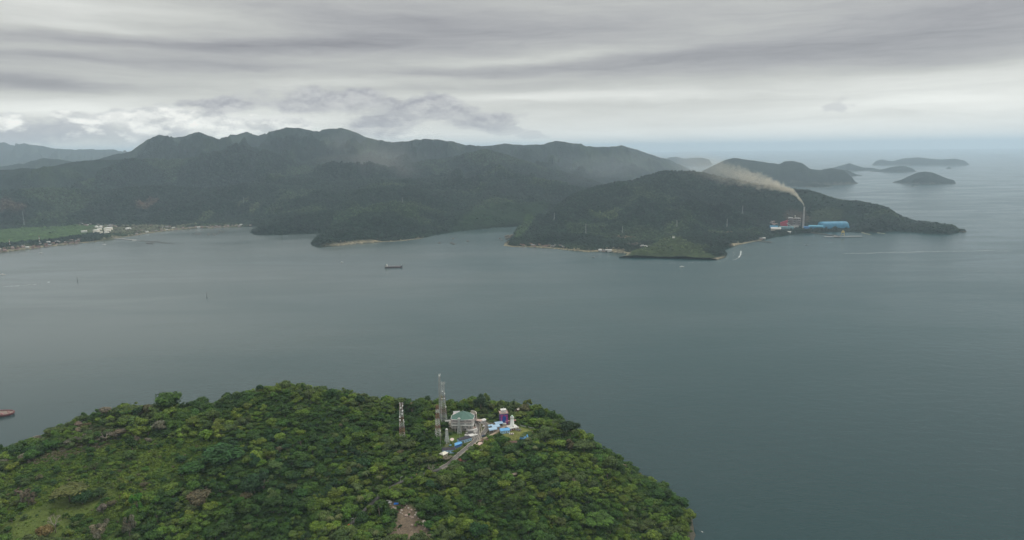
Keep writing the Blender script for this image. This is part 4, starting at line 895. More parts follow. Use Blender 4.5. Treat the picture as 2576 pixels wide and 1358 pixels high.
# ---- green-roofed building
def octo(w, d, c, cx=0, cy=0): return [(cx - w + c, cy - d), (cx + w - c, cy - d), (cx + w, cy - d + c), (cx + w, cy + d - c), (cx + w - c, cy + d), (cx - w + c, cy + d), (cx - w, cy + d - c), (cx - w, cy - d + c)]
x, y, z = hit(1164, 1081); z -= 1; y += 8
bd = thing('hall_building', 'large pale many-sided building with a green pyramid roof, terraces and dark openings', 'building', (x, y, z), -.05)
mb = MB(); mb.prism(octo(11, 10, 4, 1, 0), -6, 5.2); mb.build('ground_floor', GREY, bd)
mb = MB(); 
for a, b in ((-9.5, -1.2), (.2, 9.6)): mb.box(a, b, -10.15, -9.9, 2.6, 4.9)
mb.build('dark_opening', DARK, bd)
fl = None
for i, (w, d, z0, z1, m) in enumerate([(15.5, 13, 5.0, 9.0, GREY), (16.2, 13.7, 9.0, 9.6, WHITE), (15.8, 13.3, 9.6, 13.4, WHITE), (16.3, 13.8, 13.4, 14.0, GREY), (15.8, 13.4, 14.0, 17.9, mat('pinkish_concrete', (.44, .39, .37), .85, .2))]):
    mb = MB(); mb.prism(octo(w, d, 2.2), z0, z1); o = mb.build('floor' if z1 - z0 > 1 else 'ledge', m, bd)
    if z1 - z0 > 1:
        q = MB(); nwin = 3
        for k in range(nwin): u = -w + 6 + (2 * w - 12) * k / (nwin - 1); q.box(u - 3.6, u + 3.6, -d - .06, -d + .1, z0 + 2.0, z1 - .9)
        q.build('window_strip', GLASS if i else DARK, o)
mb = MB(); RP = [(0, -15.4), (16.2, -11.5), (17, 2), (9, 14.5), (-9, 14.5), (-17, 2), (-16.2, -11.5)]; mb.prism(RP, 17.92, 18.4); mb.build('eaves', TWHITE, bd)
mb = MB(); mb.pyr([(a * .965, b * .965) for a, b in RP], 18.43, (0, 1, 26)); rf = mb.build('roof', GREEN, bd)
mb = MB(); mb.ball((0, 1, 26.1), .6, 8, 5); mb.build('finial', TWHITE, rf)
mb = MB(); V0 = [(9 + 9.5 * math.cos(a), 4 + 9.5 * math.sin(a)) for a in np.linspace(1.5, -.35, 8)]
for (a, b), (c, d) in zip(V0[:-1], V0[1:]):
    mb.add([(a, b, 12), (c, d, 12), (c, d, 21.5), (a, b, 21.5), (a * 1.03 + .3, b * 1.03 + .3, 12), (c * 1.03 + .3, d * 1.03 + .3, 12), (c * 1.03 + .3, d * 1.03 + .3, 21.5), (a * 1.03 + .3, b * 1.03 + .3, 21.5)], [(0, 1, 2, 3), (5, 4, 7, 6), (3, 2, 6, 7), (0, 4, 5, 1)])
mb.build('curved_screen_wall', CREAM, bd)
mb = MB()
for k in range(5): mb.prism([(-19 + k * .5, -2 - k), (-15, -9 - k * .3), (-12, -9), (-13, 3)], 1.0 + k * 2.2, 1.0 + k * 2.2 + .5, None)
mb.box(-20.5, -15.8, -4, 4, -2, 9.0); mb.build('side_wing', CREAM, bd)
mb = MB(); mb.box(9.5, 10.3, -14, -13.2, -8, 9); mb.box(-1.6, -.7, -13.6, -12.9, -8, 8.6); mb.box(-10.3, -9.6, -13.6, -12.9, -8, 8.6); mb.build('column', CREAM, bd)
x, y, z = hit(1190, 1100); tr = thing('terrace', 'stepped pale terraces and retaining walls below the green-roofed building', 'terrace', (x - 3, y + 12, z - 1))
for k, (w, d, h, m) in enumerate([(9, 9, 2.6, WHITE), (8, 7, 5.0, GREY), (7, 5.5, 7.4, WHITE), (5.5, 4, 9.6, PINKW)]):
    mb = MB(); P = [(-w, -d + k * 2), (w - 3, -d + k * 2), (w, -d + 3 + k * 2), (w + 1, d), (-w, d)]; mb.prism(P, -3, h); mb.prism([(a * 1.02, b * 1.02 - .1) for a, b in P], h, h + .35); mb.build('terrace_level', m, tr)
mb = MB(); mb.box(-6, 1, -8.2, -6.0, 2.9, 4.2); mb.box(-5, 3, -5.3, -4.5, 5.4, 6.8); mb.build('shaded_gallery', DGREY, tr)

def house(px, py, Lw, Ww, h, rz, wm, rm, label, rh=1.8, hip=0.0, cat='house', name='house', doors=True, group=None, dz=0, roof_over=.6):
    x, y, z = hit(px, py); zs = [float(near_z(x + a, y + b)) for a in (-Lw / 3, Lw / 3) for b in (-Ww / 3, Ww / 3)]; z = max(min(z, max(zs)), min(zs)) + dz
    t = thing(name, label, cat, (x, y, z), rz, group); mb = MB(); mb.box(-Lw / 2, Lw / 2, -Ww / 2, Ww / 2, -3, h)
    if not hip: mb.add([(-Lw / 2, -Ww / 2, h), (-Lw / 2, Ww / 2, h), (-Lw / 2, 0, h + rh * .93), (Lw / 2, -Ww / 2, h), (Lw / 2, Ww / 2, h), (Lw / 2, 0, h + rh * .93)], [(0, 2, 1), (3, 4, 5), (0, 3, 5, 2), (1, 2, 5, 4)])
    mb.build('wall', wm, t); mb = MB(); mb.gable(Lw, Ww, h + .02, rh, roof_over, .2, hip); mb.build('roof', rm, t)
    n = max(2, int(Lw / 3.2)); 
    for k in range(n):
        u = -Lw / 2 + Lw * (k + .5) / n; mb = MB(); mb.box(u - .6, u + .6, -Ww / 2 - .05, -Ww / 2 + .1, (0.05 if k == n // 2 and doors else 1.0), 2.3); mb.build('door' if k == n // 2 and doors else 'window', BROWN if k == n // 2 and doors else GLASS, t)
    return t
house(1168, 1109, 18, 8.5, 4.2, .55, PBLUE, DROOF, 'blue-walled building with dark roof nearest the lawn, upper of two', 2.4, 3)
house(1129, 1136, 18, 8, 4.0, .12, PBLUE, DROOF, 'blue-edged dark-roofed building at the lower end of the yard', 2.2, 3)
house(1146, 1124, 17, 6, 3.8, .75, BLUE, SKYB, 'long narrow blue wing linking the two blue buildings', 1.2)
house(1184, 1102, 8, 6, 4.5, .5, WHITE, WHITE, 'small white flat annex below the terraces', .3, name='annex')
house(1116, 1145, 9, 7, 2.8, .9, CREAM, CREAMR, 'small cream tent-roofed hut below the blue buildings', 2.2, 3, name='hut')
house(1140, 1179, 6.5, 4.5, 2.6, .6, WHITE, WHITE, 'small white flat-roofed hut at the start of the tree-covered road', .5, name='hut')
house(1163, 1160, 9, 7, 2.6, .5, CREAM, RUST, 'red-roofed house under the trees right of the road', 2.4, 2)
house(1202, 1122, 8, 5, 2.6, -.3, PINKW, PINKW, 'pinkish roofed hut beside the road', 1.2, name='hut')
house(1210, 1119, 6, 4.5, 2.6, -.3, WHITE, PINKW, 'smaller pale pink hut just right of the other pinkish hut', 1.0, name='hut')
house(1223, 1112, 13, 8, 2.8, -.2, CREAM, BROWN, 'wide brown-roofed house below the footpath', 2.2, 2.5)
house(1289, 1116, 11, 6, 2.6, .1, CREAM, BROWN, 'brown-roofed house below the lawn', 1.6)
house(1287, 1130, 7, 5, 3, .3, WHITE, TIN, 'small grey-white hut in the trees below the lawn', 1.4, name='hut')
house(1296, 1128, 4, 3.5, 2.4, .3, WHITE, WHITE, 'tiny white hut beside the small grey-white hut', .8, name='hut')
house(1308, 1169, 8, 5, 2.6, -.4, CREAM, TIN, 'grey-roofed hut among the trees on the right slope, upper', 1.4, name='hut')
house(1295, 1196, 7, 4.5, 2.4, .5, WOOD, mat('thatch', (.24, .19, .15), .95, .2), 'pale brown thatched shelter among the trees on the right slope, lower', 1.4, name='shelter')
house(1255, 1098, 6, 4.5, 2.4, .2, WHITE, CREAMR, 'small pale shelter at the near edge of the lawn', .8, name='shelter')
house(1298, 1034, 12, 6, 4, .1, PINKW, CREAM, 'pale ruined house with reddish walls in the trees behind the lighthouse', 1.2)
house(1306, 1037, 7, 5, 5, .4, RUST, CREAM, 'red-walled annex beside the ruined house in the trees', 1.0, name='annex')
house(1148, 1040, 9, 5, 2.5, .2, WHITE, TIN, 'grey-roofed shed peeping out behind the green-roofed building', 1.0, name='shed')
house(1126, 1062, 7, 4, 2.4, .2, WHITE, WHITE, 'white shed left of the green-roofed building', .8, name='shed')
house(1212, 1062, 10, 6, 3.2, .6, WHITE, WHITE, 'white-roofed shed at the head of the ramp', 1.4, name='shed')
house(1202, 1062, 12, 5, 3.4, -.5, GREY, PINKW, 'long pinkish shed beside the ramp head', 1.0, name='shed')
house(1286, 1092, 5, 3.5, .9, .1, CREAM, CREAM, 'low cream slab shelter on the lawn', .3, name='shelter')
# blue shelter with pointed gables at the foot of the lawn
t = house(1318, 1108, 9, 7, 2.8, .5, BLUE, SKYB, 'bright blue shelter with upswept pointed roof at the foot of the lawn', 3.2, 1, name='shelter', cat='shelter')
mb = MB(); mb.pyr([(2, -3), (5.5, -3), (5.5, 3), (2, 3)], 4.2, (5.6, 0, 8.6)); mb.pyr([(-5.5, -3), (-2.5, -3), (-2.5, 3), (-5.5, 3)], 4.0, (-5.6, 0, 7.2)); mb.build('roof_horn', SKYB, t)
# vaulted market sheds, three side by side
for i, (a, b) in enumerate([(1234, 1086), (1241, 1079), (1249, 1071)]):
    x, y, z = hit(a, b); t = thing('vaulted_shed', ['pale blue vaulted shed nearest the camera in the row of three', 'middle pale blue vaulted shed of the row of three', 'pale blue vaulted shed nearest the purple building'][i], 'shed', (x + 2.5, y + 1, z), .38)
    for j, (u, w) in enumerate(((0.0, 6.0),)):
        A = np.linspace(0, math.pi, 9); V_ = []
        for s in (-w, w): V_ += [(s + u, -4.2 * math.cos(q), 3.6 + 2.1 * math.sin(q)) for q in A]
        for s in (-w, w): V_ += [(s + u, -4.0 * math.cos(q), 3.45 + 2.0 * math.sin(q)) for q in A]
        mb = MB(); mb.add(V_, [(k, k + 1, 10 + k, 9 + k) for k in range(8)] + [(18 + k, 27 + k, 28 + k, 19 + k) for k in range(8)] + [(k, 18 + k, 19 + k, k + 1) for k in range(8)] + [(9 + k, 10 + k, 28 + k, 27 + k) for k in range(8)]); mb.build('vault_roof', ICEB, t)
    for k, (u, v) in enumerate([(-5.7, -3.9), (-5.7, 3.9), (0, -3.9), (0, 3.9), (5.7, -3.9), (5.7, 3.9)]): mb = MB(); mb.cyl(u, v, -2, 3.7, .18, .18, 6); mb.build('post', STEEL, t)
house(1233, 1075, 6, 4.5, 3.0, .38, GREY, ICEB, 'small pale blue lean-to at the left of the vaulted sheds', 1.4, name='shed')
house(1269, 1086, 13, 8.5, 3.6, .22, PBLUE, SKYB, 'house with bright sky-blue pitched roof below the lighthouse', 2.0)
# purple painted block
x, y, z = hit(1266, 1068); y += 6
pb_ = thing('painted_tower_block', 'narrow purple tower block with blue and magenta murals and a white rooftop structure', 'building', (x, y, z - 1), .18)
mb = MB(); mb.box(-5.6, 5.6, -5, 5, 0, 17); mb.build('wall', PURP, pb_)
mb = MB(); mb.prism([(-2.4, 0), (2.6, 0), (2.2, 5), (3.2, 8), (.4, 11), (-1.6, 10.5), (-1.2, 6.5), (-3.0, 3)], -.06, .04); o = mb.build('mural', DBLUE, pb_, loc=(0, -5.03, 3)); o.rotation_euler = (math.pi / 2, 0, 0)
mb = MB()
for q in range(5): mb.prism([(-5.2 + q * .5, 2 + 2.6 * q), (-4.0 + q * .4, 2 + 2.6 * q), (-3.4 + q * .3, 4.2 + 2.6 * q), (-4.4 + q * .2, 4.2 + 2.6 * q)], -.05, .03)
for q in range(5): mb.prism([(3.2 + .3 * (q % 2), 1 + 2.7 * q), (5.2, 1 + 2.7 * q), (5.3, 2.6 + 2.7 * q), (3.9, 3.2 + 2.7 * q)], -.05, .03)
mb.prism([(-4.8, 12.4), (4.6, 12.6), (4.9, 13.8), (0, 13.0), (-4.9, 14)], -.05, .03)
o = mb.build('mural', MAG, pb_, loc=(0, -5.03, 1)); o.rotation_euler = (math.pi / 2, 0, 0)
for q in range(5): mb = MB(); mb.box(5.55, 6.5, -4.2, 4.2, 3.2 + 2.6 * q, 3.5 + 2.6 * q); mb.box(6.4, 6.55, -4.2, 4.2, 3.5 + 2.6 * q, 4.5 + 2.6 * q); mb.build('balcony', mat('dark_blue_rail', (.02, .03, .16), .6, .2), pb_)
mb = MB(); mb.box(-6.2, 6.4, -5.6, 5.6, 17, 17.5); mb.box(-6.2, 6.4, -5.6, -5.4, 17.5, 18.6); mb.box(6.2, 6.4, -5.6, 5.6, 17.5, 18.6); mb.box(-6.2, -6.0, -5.6, 5.6, 17.5, 18.6); mb.build('parapet', PINKW, pb_)
mb = MB(); mb.box(-3.4, 3.6, -2.5, 3.5, 17.5, 21.3); mb.box(-4, 4.2, -3, 4, 21.3, 21.7); rr0 = mb.build('rooftop_room', WHITE, pb_)
mb = MB(); mb.bar((0, 0, 21.6), (.4, 0, 24.6), .15); mb.box(-.2, 1.2, -.1, .1, 23.6, 24.2); mb.build('antenna', TWHITE, rr0)
mb = MB(); mb.box(5.6, 17, -3.4, 5, 0, 5.2); wg = mb.build('side_wing', mat('dark_purple_wall', (.10, .05, .11), .8, .2), pb_)
mb = MB(); mb.box(-7, -1.6, -5.8, -5.4, 3.6, 4.6); mb.box(1.4, 17.3, -5.5, -3.3, 5.2, 6.0); mb.build('pink_canopy', mat('pink_trim', (.60, .30, .32), .7, .15), pb_)
mb = MB(); mb.box(-2.6, 2.4, -8.2, -5.1, 0, 3.2); mb.box(-3.0, 2.8, -8.6, -5.1, 3.2, 3.5); mb.build('entrance_porch', WHITE, pb_)
for q in range(3): mb = MB(); mb.box(6.6 + 3.5 * q, 8.6 + 3.5 * q, -3.46, -3.3, 1, 3.6); mb.build('window', WHITE, wg)
# lighthouse on its pavilion
x, y, z = hit(1288, 1081); y += 4
lh = thing('lighthouse', 'white tapering lighthouse on a square white pavilion with dark red walls', 'lighthouse', (x, y, z), .45)
mb = MB(); mb.box(-6, 6, -5, 5, -2, 3.0); pv_ = mb.build('pavilion', mat('dark_red_wall', (.20, .05, .06), .8, .2), lh)
mb = MB(); mb.box(-7, 7, -6, 6, 3.0, 3.5); mb.build('pavilion_roof', WHITE, pv_)
for k in range(3): mb = MB(); mb.box(-4.6 + 3.2 * k, -3.2 + 3.2 * k, -5.06, -4.9, 0.2, 2.4); mb.build('window', WHITE, pv_)
mb = MB(); mb.cyl(0, 0, 3.5, 16.2, 3.3, 2.3, 8); mb.build('tower_body', mat('limewash', (.88, .87, .82), .6, .06), lh)
mb = MB(); mb.cyl(0, 0, 16.2, 16.7, 3.0, 3.0, 12)
for k in range(12): a = 6.283 * k / 12; mb.bar((2.8 * math.cos(a), 2.8 * math.sin(a), 16.7), (2.8 * math.cos(a), 2.8 * math.sin(a), 17.7), .06)
mb.cyl(0, 0, 17.6, 17.75, 2.9, 2.9, 12); mb.build('gallery', TWHITE, lh)
mb = MB(); mb.cyl(0, 0, 16.7, 18.9, 1.35, 1.35, 8); mb.build('lantern', mat('lantern_glass', (.45, .58, .52), .2, .1), lh); mb = MB(); mb.ball((0, 0, 18.9), 1.6, 10, 5, .8, 0); mb.bar((0, 0, 20), (0, 0, 21.2), .1); mb.build('cupola', mat('pale_green_dome', (.50, .66, .56), .6, .1), lh)
mb = MB(); mb.box(-.5, .5, -3.35, -2.9, 3.5, 5.5); mb.build('door', BROWN, lh)
house(1298, 1080, 6, 4, 2.6, .45, CREAM, CREAM, 'small cream building with arched front beside the lighthouse', .8, name='kiosk')
house(1304, 1083, 6, 3.5, 1.6, .0, CREAM, DGREY, 'low dark-roofed kiosk right of the lighthouse', .5, name='kiosk')
def wallrun(name, pts, h, th, m, label, cat, posts=0):
    P = [hit(a, b) for a, b in pts]; c0 = P[0]; t = thing(name, label, cat, c0); mb = MB()
    for a, b in zip(P[:-1], P[1:]):
        dx, dy = b[0] - a[0], b[1] - a[1]; L = math.hypot(dx, dy); nx, ny = -dy / L * th / 2, dx / L * th / 2; q = [np.array(a) - c0, np.array(b) - c0]
        V_ = [(q[i][0] + s * nx, q[i][1] + s * ny, q[i][2] + zz_) for i in (0, 1) for s in (-1, 1) for zz_ in (-1.5, h)]
        mb.add(V_, [(0, 1, 3, 2), (4, 6, 7, 5), (0, 4, 5, 1), (2, 3, 7, 6), (1, 5, 7, 3)])
    mb.build('wall_run', m, t)
    if posts:
        mb = MB()
        for a, b in zip(P[:-1], P[1:]):
            n = max(1, int(math.dist(a, b) / posts))
            for k in range(n): q = np.array(a) + (np.array(b) - a) * k / n - c0; mb.box(q[0] - .15, q[0] + .15, q[1] - .15, q[1] + .15, q[2] - 1, q[2] + h + .3)
        mb.build('posts', m, t)
wallrun('boundary_wall', [(1344,1079),(1339,1087),(1334,1088),(1331,1096)], 1.6, .5, CREAM, 'zigzag cream wall at the right end of the lawn', 'wall')
wallrun('fence', [(1300,1066),(1312,1072),(1328,1075),(1343,1078)], 1.3, .12, STEEL, 'long pale fence along the far edge of the lawn', 'fence', 4)
wallrun('guard_rail', [(1131,1175),(1140,1168),(1149,1160)], .8, .35, PALE, 'pale roadside barrier above the small white hut', 'barrier', 3)
wallrun('retaining_wall', [(1205,1106),(1208,1096),(1211,1084),(1208,1070),(1201,1064)], 2.0, .5, PALE, 'tall curved cream retaining wall between the ramp and the road', 'wall')
wallrun('retaining_wall', [(1190,1098),(1196,1092),(1198,1080),(1196,1068)], 1.8, .5, WHITE, 'curved white wall on the building side of the ramp', 'wall')
wallrun('retaining_wall', [(1229,1084),(1233,1077),(1231,1068),(1222,1063)], 1.0, .4, PALE, 'pale kerb wall round the outer side of the road loop', 'wall')
wallrun('boundary_wall', [(1232,1098),(1244,1103),(1252,1108)], .7, .4, PALE, 'short low wall across the grass below the footpath', 'wall')
# satellite dish by the blue buildings
x, y, z = hit(1137, 1112); t = thing('satellite_dish', 'large pale satellite dish on a pedestal in the yard of the blue buildings', 'satellite dish', (x, y, z), 0)
mb = MB(); mb.cyl(0, 0, -1, 3.2, .5, .4, 8); mb.build('pedestal', PINKW, t); mb = MB(); mb.cyl(0, 0, 0, 1.2, .6, 2.8, 16); o = mb.build('reflector', mat('pinkish_dish', (.60, .48, .44), .6, .1), t, loc=(0, 0, 3.2)); o.rotation_euler = (.35, 0, 0)

# ---- vehicles
def vehicle(px, py, rz, L, W, body, kind, label, lift=.7):
    x, y, z = hit(px, py); k = int(np.argmin([math.hypot(q[0] - x, q[1] - y) for q in densify(road_pl)])); z = max(z, float(near_z(x, y))) + lift
    t = thing(kind, label, kind.replace('_', ' '), (x, y, z), rz); h0 = .45
    if kind == 'truck':
        mb = MB(); mb.box(L * .5 - 2.0, L * .5, -W / 2, W / 2, h0, 2.6); cb = mb.build('cab', body, t); mb = MB(); mb.box(L * .5 - .1, L * .5 + .04, -W * .42, W * .42, 1.6, 2.3); mb.build('windscreen', GLASS, cb)
        mb = MB(); mb.box(-L / 2, L * .5 - 2.2, -W / 2, W / 2, h0 + .4, h0 + .6); mb.box(-L / 2, L * .5 - 2.2, -W / 2, -W / 2 + .12, h0 + .6, 2.2); mb.box(-L / 2, L * .5 - 2.2, W / 2 - .12, W / 2, h0 + .6, 2.2); mb.box(-L / 2, -L / 2 + .12, -W / 2, W / 2, h0 + .6, 2.2); mb.build('load_bed', body, t)
    else:
        mb = MB(); mb.prism([(-L / 2, h0), (L / 2, h0), (L / 2, .85), (L * .28, 1.0), (-L * .45, 1.05), (-L / 2, .9)], -W / 2, W / 2); o = mb.build('body', body, t); o.rotation_euler = (math.pi / 2, 0, 0)
        mb = MB(); mb.prism([(-L * .38, 1.0), (L * .26, 1.0), (L * .10, 1.5), (-L * .30, 1.5)], -W * .44, W * .44); o = mb.build('cabin', GLASS, t); o.rotation_euler = (math.pi / 2, 0, 0)
        mb = MB(); mb.box(-L * .30, L * .10, -W * .42, W * .42, 1.5, 1.56); mb.build('roof', body, t)
    for sx in (-.32, .32):
        for sy in (-.46, .46): mb = MB(); mb.cyl(0, 0, -.12, .12, .40, .40, 10); o = mb.build('wheel', DARK, t, loc=(L * sx, W * sy, .40)); o.rotation_euler = (math.pi / 2, 0, 0)
VRED = mat('vehicle_red', (.46, .07, .035), .4, .1); VW = mat('vehicle_white', (.7, .7, .7), .35, .05); VB = mat('vehicle_blue', (.03, .06, .14), .35, .1)
vehicle(872, 1329, .75, 8.5, 2.4, VRED, 'truck', 'red flatbed truck on the lower road near the bottom edge')
vehicle(1043, 1200, .45, 6.5, 2.3, VRED, 'truck', 'orange-red truck on the road below the leafless tree')
vehicle(1216, 1074, 1.2, 4.3, 1.8, VW, 'parked_car', 'white car parked inside the road loop')
vehicle(1215, 1099, .3, 4.2, 1.8, VB, 'parked_car', 'dark blue car parked at the fork of road and footpath'); vehicle(1219, 1097, .2, 4.0, 1.8, DGREY, 'parked_car', 'dark grey car right beside the dark blue car')
vehicle(905, 1298, .8, 4.4, 1.8, VW, 'parked_car', 'pale car half hidden under trees on the lower road')
# ---- clearing with tent, tarpaulin, boulders
x, y, z = hit(978, 1263); t = thing('tent', 'white pyramid tent at the top of the rocky clearing', 'tent', (x, y, z), .4); mb = MB(); mb.pyr([(-4.6, -2.6), (3.4, -3), (4, 3), (-3.6, 2.6)], .2, (-2.6, 0, 3.6)); mb.build('canopy', WHITE, t); mb = MB(); mb.cyl(-2.6, 0, -.5, 3.4, .12, .12, 6); mb.build('pole', STEEL, t)
x, y, z = hit(996, 1268); mb = MB(); mb.add([(-3, -1.6, .3), (2.6, -1.8, .5), (3, 1.6, .9), (-2.6, 1.8, .8), (0, 0, 1.5), (-3, -1.6, .1), (2.6, -1.8, .3), (3, 1.6, .7), (-2.6, 1.8, .6)], [(0, 1, 4), (1, 2, 4), (2, 3, 4), (3, 0, 4), (5, 8, 7, 6), (0, 5, 6, 1), (1, 6, 7, 2), (2, 7, 8, 3), (3, 8, 5, 0)]); tag(mb.build('tarpaulin', mat('blue_tarpaulin', (.02, .16, .55), .5, .15), loc=(x, y, z + .3)), 'crumpled bright blue tarpaulin beside the white tent', 'tarpaulin')
ROCKM = [mat('pale_rock', (.38, .33, .28), .95, .3, .8), mat('pinkish_rock', (.33, .25, .21), .95, .3, .8)]; rb = []
for k in range(4):
    rg = random.Random(300 + k); v, f = ico_quads((0, 0, .2), 1.0, rg, (8, 6)); m_e = bpy.data.meshes.new('boulder'); m_e.from_pydata(v, [], f); m_e.materials.append(ROCKM[k % 2]); rb.append(m_e)
rg = random.Random(8)
for i, (cx_, cy_) in enumerate([(1100,800),(1150,850),(1180,870),(1130,870),(1275,895),(1360,830),(1385,860),(1340,850),(1290,950),(1430,890),(1510,935),(1420,995),(1500,975),(1450,1010),(1630,1080),(1620,1130),(1640,1190),(1665,1180),(1505,1260),(1440,1130),(1330,790),(1240,1190),(1490,880),(1350,980),(1540,1020),(1730,1310),(1560,1080),(1400,930),(1260,930),(1590,1210)]):
    x, y, z = hit(804.7 + .1605 * cx_, 1140 + .1605 * cy_); s = rg.uniform(.8, 2.4) * (1.5 if i in (4, 5, 16, 14) else 1); o = link('boulder', rb[i % 4]); o.location = (x, y, z); o.scale = (s, s * rg.uniform(.7, 1.1), s * .75); o.rotation_euler = (0, 0, rg.random() * 6)
    big_ = s > 2.0; tag(o, ('large' if big_ else 'small') + (' pinkish' if i % 2 else ' pale') + ' boulder lying in the rocky clearing', 'boulder', ('large' if big_ else 'small') + (' pinkish' if i % 2 else ' pale') + ' boulders in the rocky clearing')

# ------------------------------------------------------------ the far shore
def fpos(px, py, z=None): return fhit(px, py) if z is None else atz(px, py, z)
def mpp(p): return math.sqrt(p[0] ** 2 + p[1] ** 2 + (CAM_H - p[2]) ** 2) / F
def facing(p): return -math.atan2(p[0], p[1])
# storage tanks
def ftank(px, py, wpx, hpx, label, m=None, dome=.12, group=None):
    p = fpos(px, py, 4); s = mpp(p); r = wpx * s / 2; h = hpx * s; t = thing('storage_tank', label, 'tank', p, 0, group); mb = MB(); mb.cyl(0, 0, -2, h, r, r, 28); mb.build('shell', m or WH2, t)
    mb = MB(); mb.ball((0, 0, h - .01), r, 28, 5, dome, 0); rf = mb.build('roof', WHITE, t, True)
    mb = MB()
    for k in range(16): a = k / 16 * 2.2; mb.box(-1.4, 1.4, -.3, .3, 0, .3, a, ((r + .6) * math.cos(a), (r + .6) * math.sin(a))) if False else mb.bar(((r + .5) * math.cos(a), (r + .5) * math.sin(a), h * k / 16), ((r + .5) * math.cos(a + .14), (r + .5) * math.sin(a + .14), h * (k + 1) / 16), .4)
    mb.build('stair', STEEL, t); return t
WH2 = mat('tank_cream', (.70, .64, .53), .6, .12, .05)
ftank(243, 586, 13, 7.0, 'cream storage tank at the near left of the tank farm'); ftank(250.5, 581, 9, 5.5, 'smaller cream tank behind the left tank'); ftank(254.5, 587, 6, 4.2, 'smallest cream tank at the front of the tank farm')
ftank(272.5, 579, 17, 5.0, 'widest white tank at the right of the tank farm', None, .16); ftank(270.5, 583.5, 13, 4.6, 'cream tank in front of the widest tank'); ftank(268.5, 588, 10, 4.2, 'cream tank nearest the trees in front of the widest tank')
ftank(322.5, 579, 12, 4.2, 'lone white domed tank right of the tank farm', WHITE, .3)
for a, lb in ((243.4, 'white gas sphere at the back of the tank farm, left one'), (253.6, 'white gas sphere at the back of the tank farm, right one')):
    p = fpos(a, 577, 4); s = mpp(p); r = 3.7 * s; t = thing('gas_sphere', lb, 'tank', p); mb = MB(); mb.ball((0, 0, r + 3), r, 18, 12); mb.build('sphere', WHITE, t, True)
    for k in range(6): q = k * 1.047; mb = MB(); mb.cyl(r * .8 * math.cos(q), r * .8 * math.sin(q), -2, r + 3, .5, .5, 6); mb.build('leg', STEEL, t)
# houses: small along the shore
fh_mesh = {}
def fh(vk, wm, rm, L, W, H, R_):
    mb = MB(); mb.use(wm).box(-L / 2, L / 2, -W / 2, W / 2, -3, H); mb.use(rm).gable(L, W, H, R_, 1.0, .3, 1.5); o = mb.build('house'); me = o.data; bpy.data.objects.remove(o); fh_mesh[vk] = me
FR = mat('far_rust', (.12, .065, .05), .9, .3, .1); FG_ = mat('far_tin', (.22, .22, .22), .8, .3, .1); FP = mat('far_pink', (.26, .19, .17), .9, .2, .1); FW = mat('far_white', (.48, .47, .45), .8, .2, .1)
fh('rust', FP, FR, 13, 9, 3.5, 3); fh('grey', FP, FG_, 14, 9, 3.5, 2.6); fh('white', FW, FW, 15, 9, 4, 2.2); fh('brown', FP, BROWN, 12, 9, 3.5, 3); fh('pink', FP, FP, 12, 8, 3.5, 2.6)
def village(n, box_fn, place, weights, seed, zf=None):
    rg = random.Random(seed); seen = []
    for i in range(n):
        px, py = box_fn(rg, i / n); p = fpos(px, py) if zf is None else atz(px, py, zf); vk = rg.choices(list(weights), list(weights.values()))[0]
        if p[2] > 60 or any(math.hypot(p[0] - q[0], p[1] - q[1]) < 15 for q in seen): continue
        seen.append(p); o = link('house', fh_mesh[vk]); o.location = (p[0], p[1], max(p[2], 1.2)); o.rotation_euler = (0, 0, facing(p) + rg.uniform(-.6, .6)); s = rg.uniform(.8, 1.35); o.scale = (s, s, s)
        word = {'rust': 'rust-red roofed', 'grey': 'grey roofed', 'white': 'bright white', 'brown': 'brown roofed', 'pink': 'pinkish'}[vk]; tag(o, f'small {word} house {place}', 'house', f'{word} houses {place}')
cl = [(-20,638),(0,636),(60,628),(130,619),(190,613),(240,608),(275,604),(300,598),(330,594),(370,587),(410,582),(440,578),(520,574),(600,571),(640,570)]
cy = lambda px: float(np.interp(px, [c[0] for c in cl], [c[1] for c in cl]))
W1 = dict(rust=4, grey=3, white=1, brown=4, pink=2)
village(95, lambda r, t: ((q := -5 + 205 * r.random()), cy(q) - 1.5 - 9 * r.random() ** 1.2), 'crowded along the left shore below the green fields', W1, 1)
village(36, lambda r, t: ((q := 340 + 90 * r.random()), cy(q) - 2 - 8 * r.random()), 'on the shore right of the tank farm', W1, 2)
village(50, lambda r, t: ((q := 430 + 200 * r.random()), cy(q) - .8 - 4.0 * r.random()), 'in the row along the head of the bay', dict(rust=2, grey=3, white=2, brown=2, pink=3), 3)
village(18, lambda r, t: (195 + 60 * r.random(), 562 + 7 * r.random()), 'behind the tank farm at the forest edge', dict(grey=3, white=2, brown=3), 4)
village(22, lambda r, t: (255 + 130 * r.random(), 566 + 5 * r.random()), 'between tank farm and forest', dict(grey=3, brown=3, pink=2), 5)
village(26, lambda r, t: ((q := 1305 + 115 * r.random()), 619 - 5 * r.random() + (q - 1310) * .03), 'in the fishing village left of the light green headland', dict(rust=2, grey=3, white=1, brown=4), 6)
village(9, lambda r, t: (1508 + 30 * r.random(), 632 - 4 * r.random()), 'in the white cluster behind the middle beach', dict(white=2, grey=3), 7)
village(6, lambda r, t: (1612 + 16 * r.random(), 621 - 3 * r.random()), 'behind the light green headland', dict(white=4, grey=1), 8)
village(12, lambda r, t: (1938 + 16 * r.random(), 566 - 9 * r.random()), 'stepping up the slope left of the power station', dict(pink=3, rust=1, grey=2), 9)
village(5, lambda r, t: (1905 + 16 * r.random(), 602 - 2 * r.random()), 'by the short jetty left of the power station', dict(white=2, grey=2), 10)
village(8, lambda r, t: (1500 + 900 * r.random() * .1, 466 + 3 * r.random()), 'on the pass between the far hills', dict(white=2, grey=2), 11)
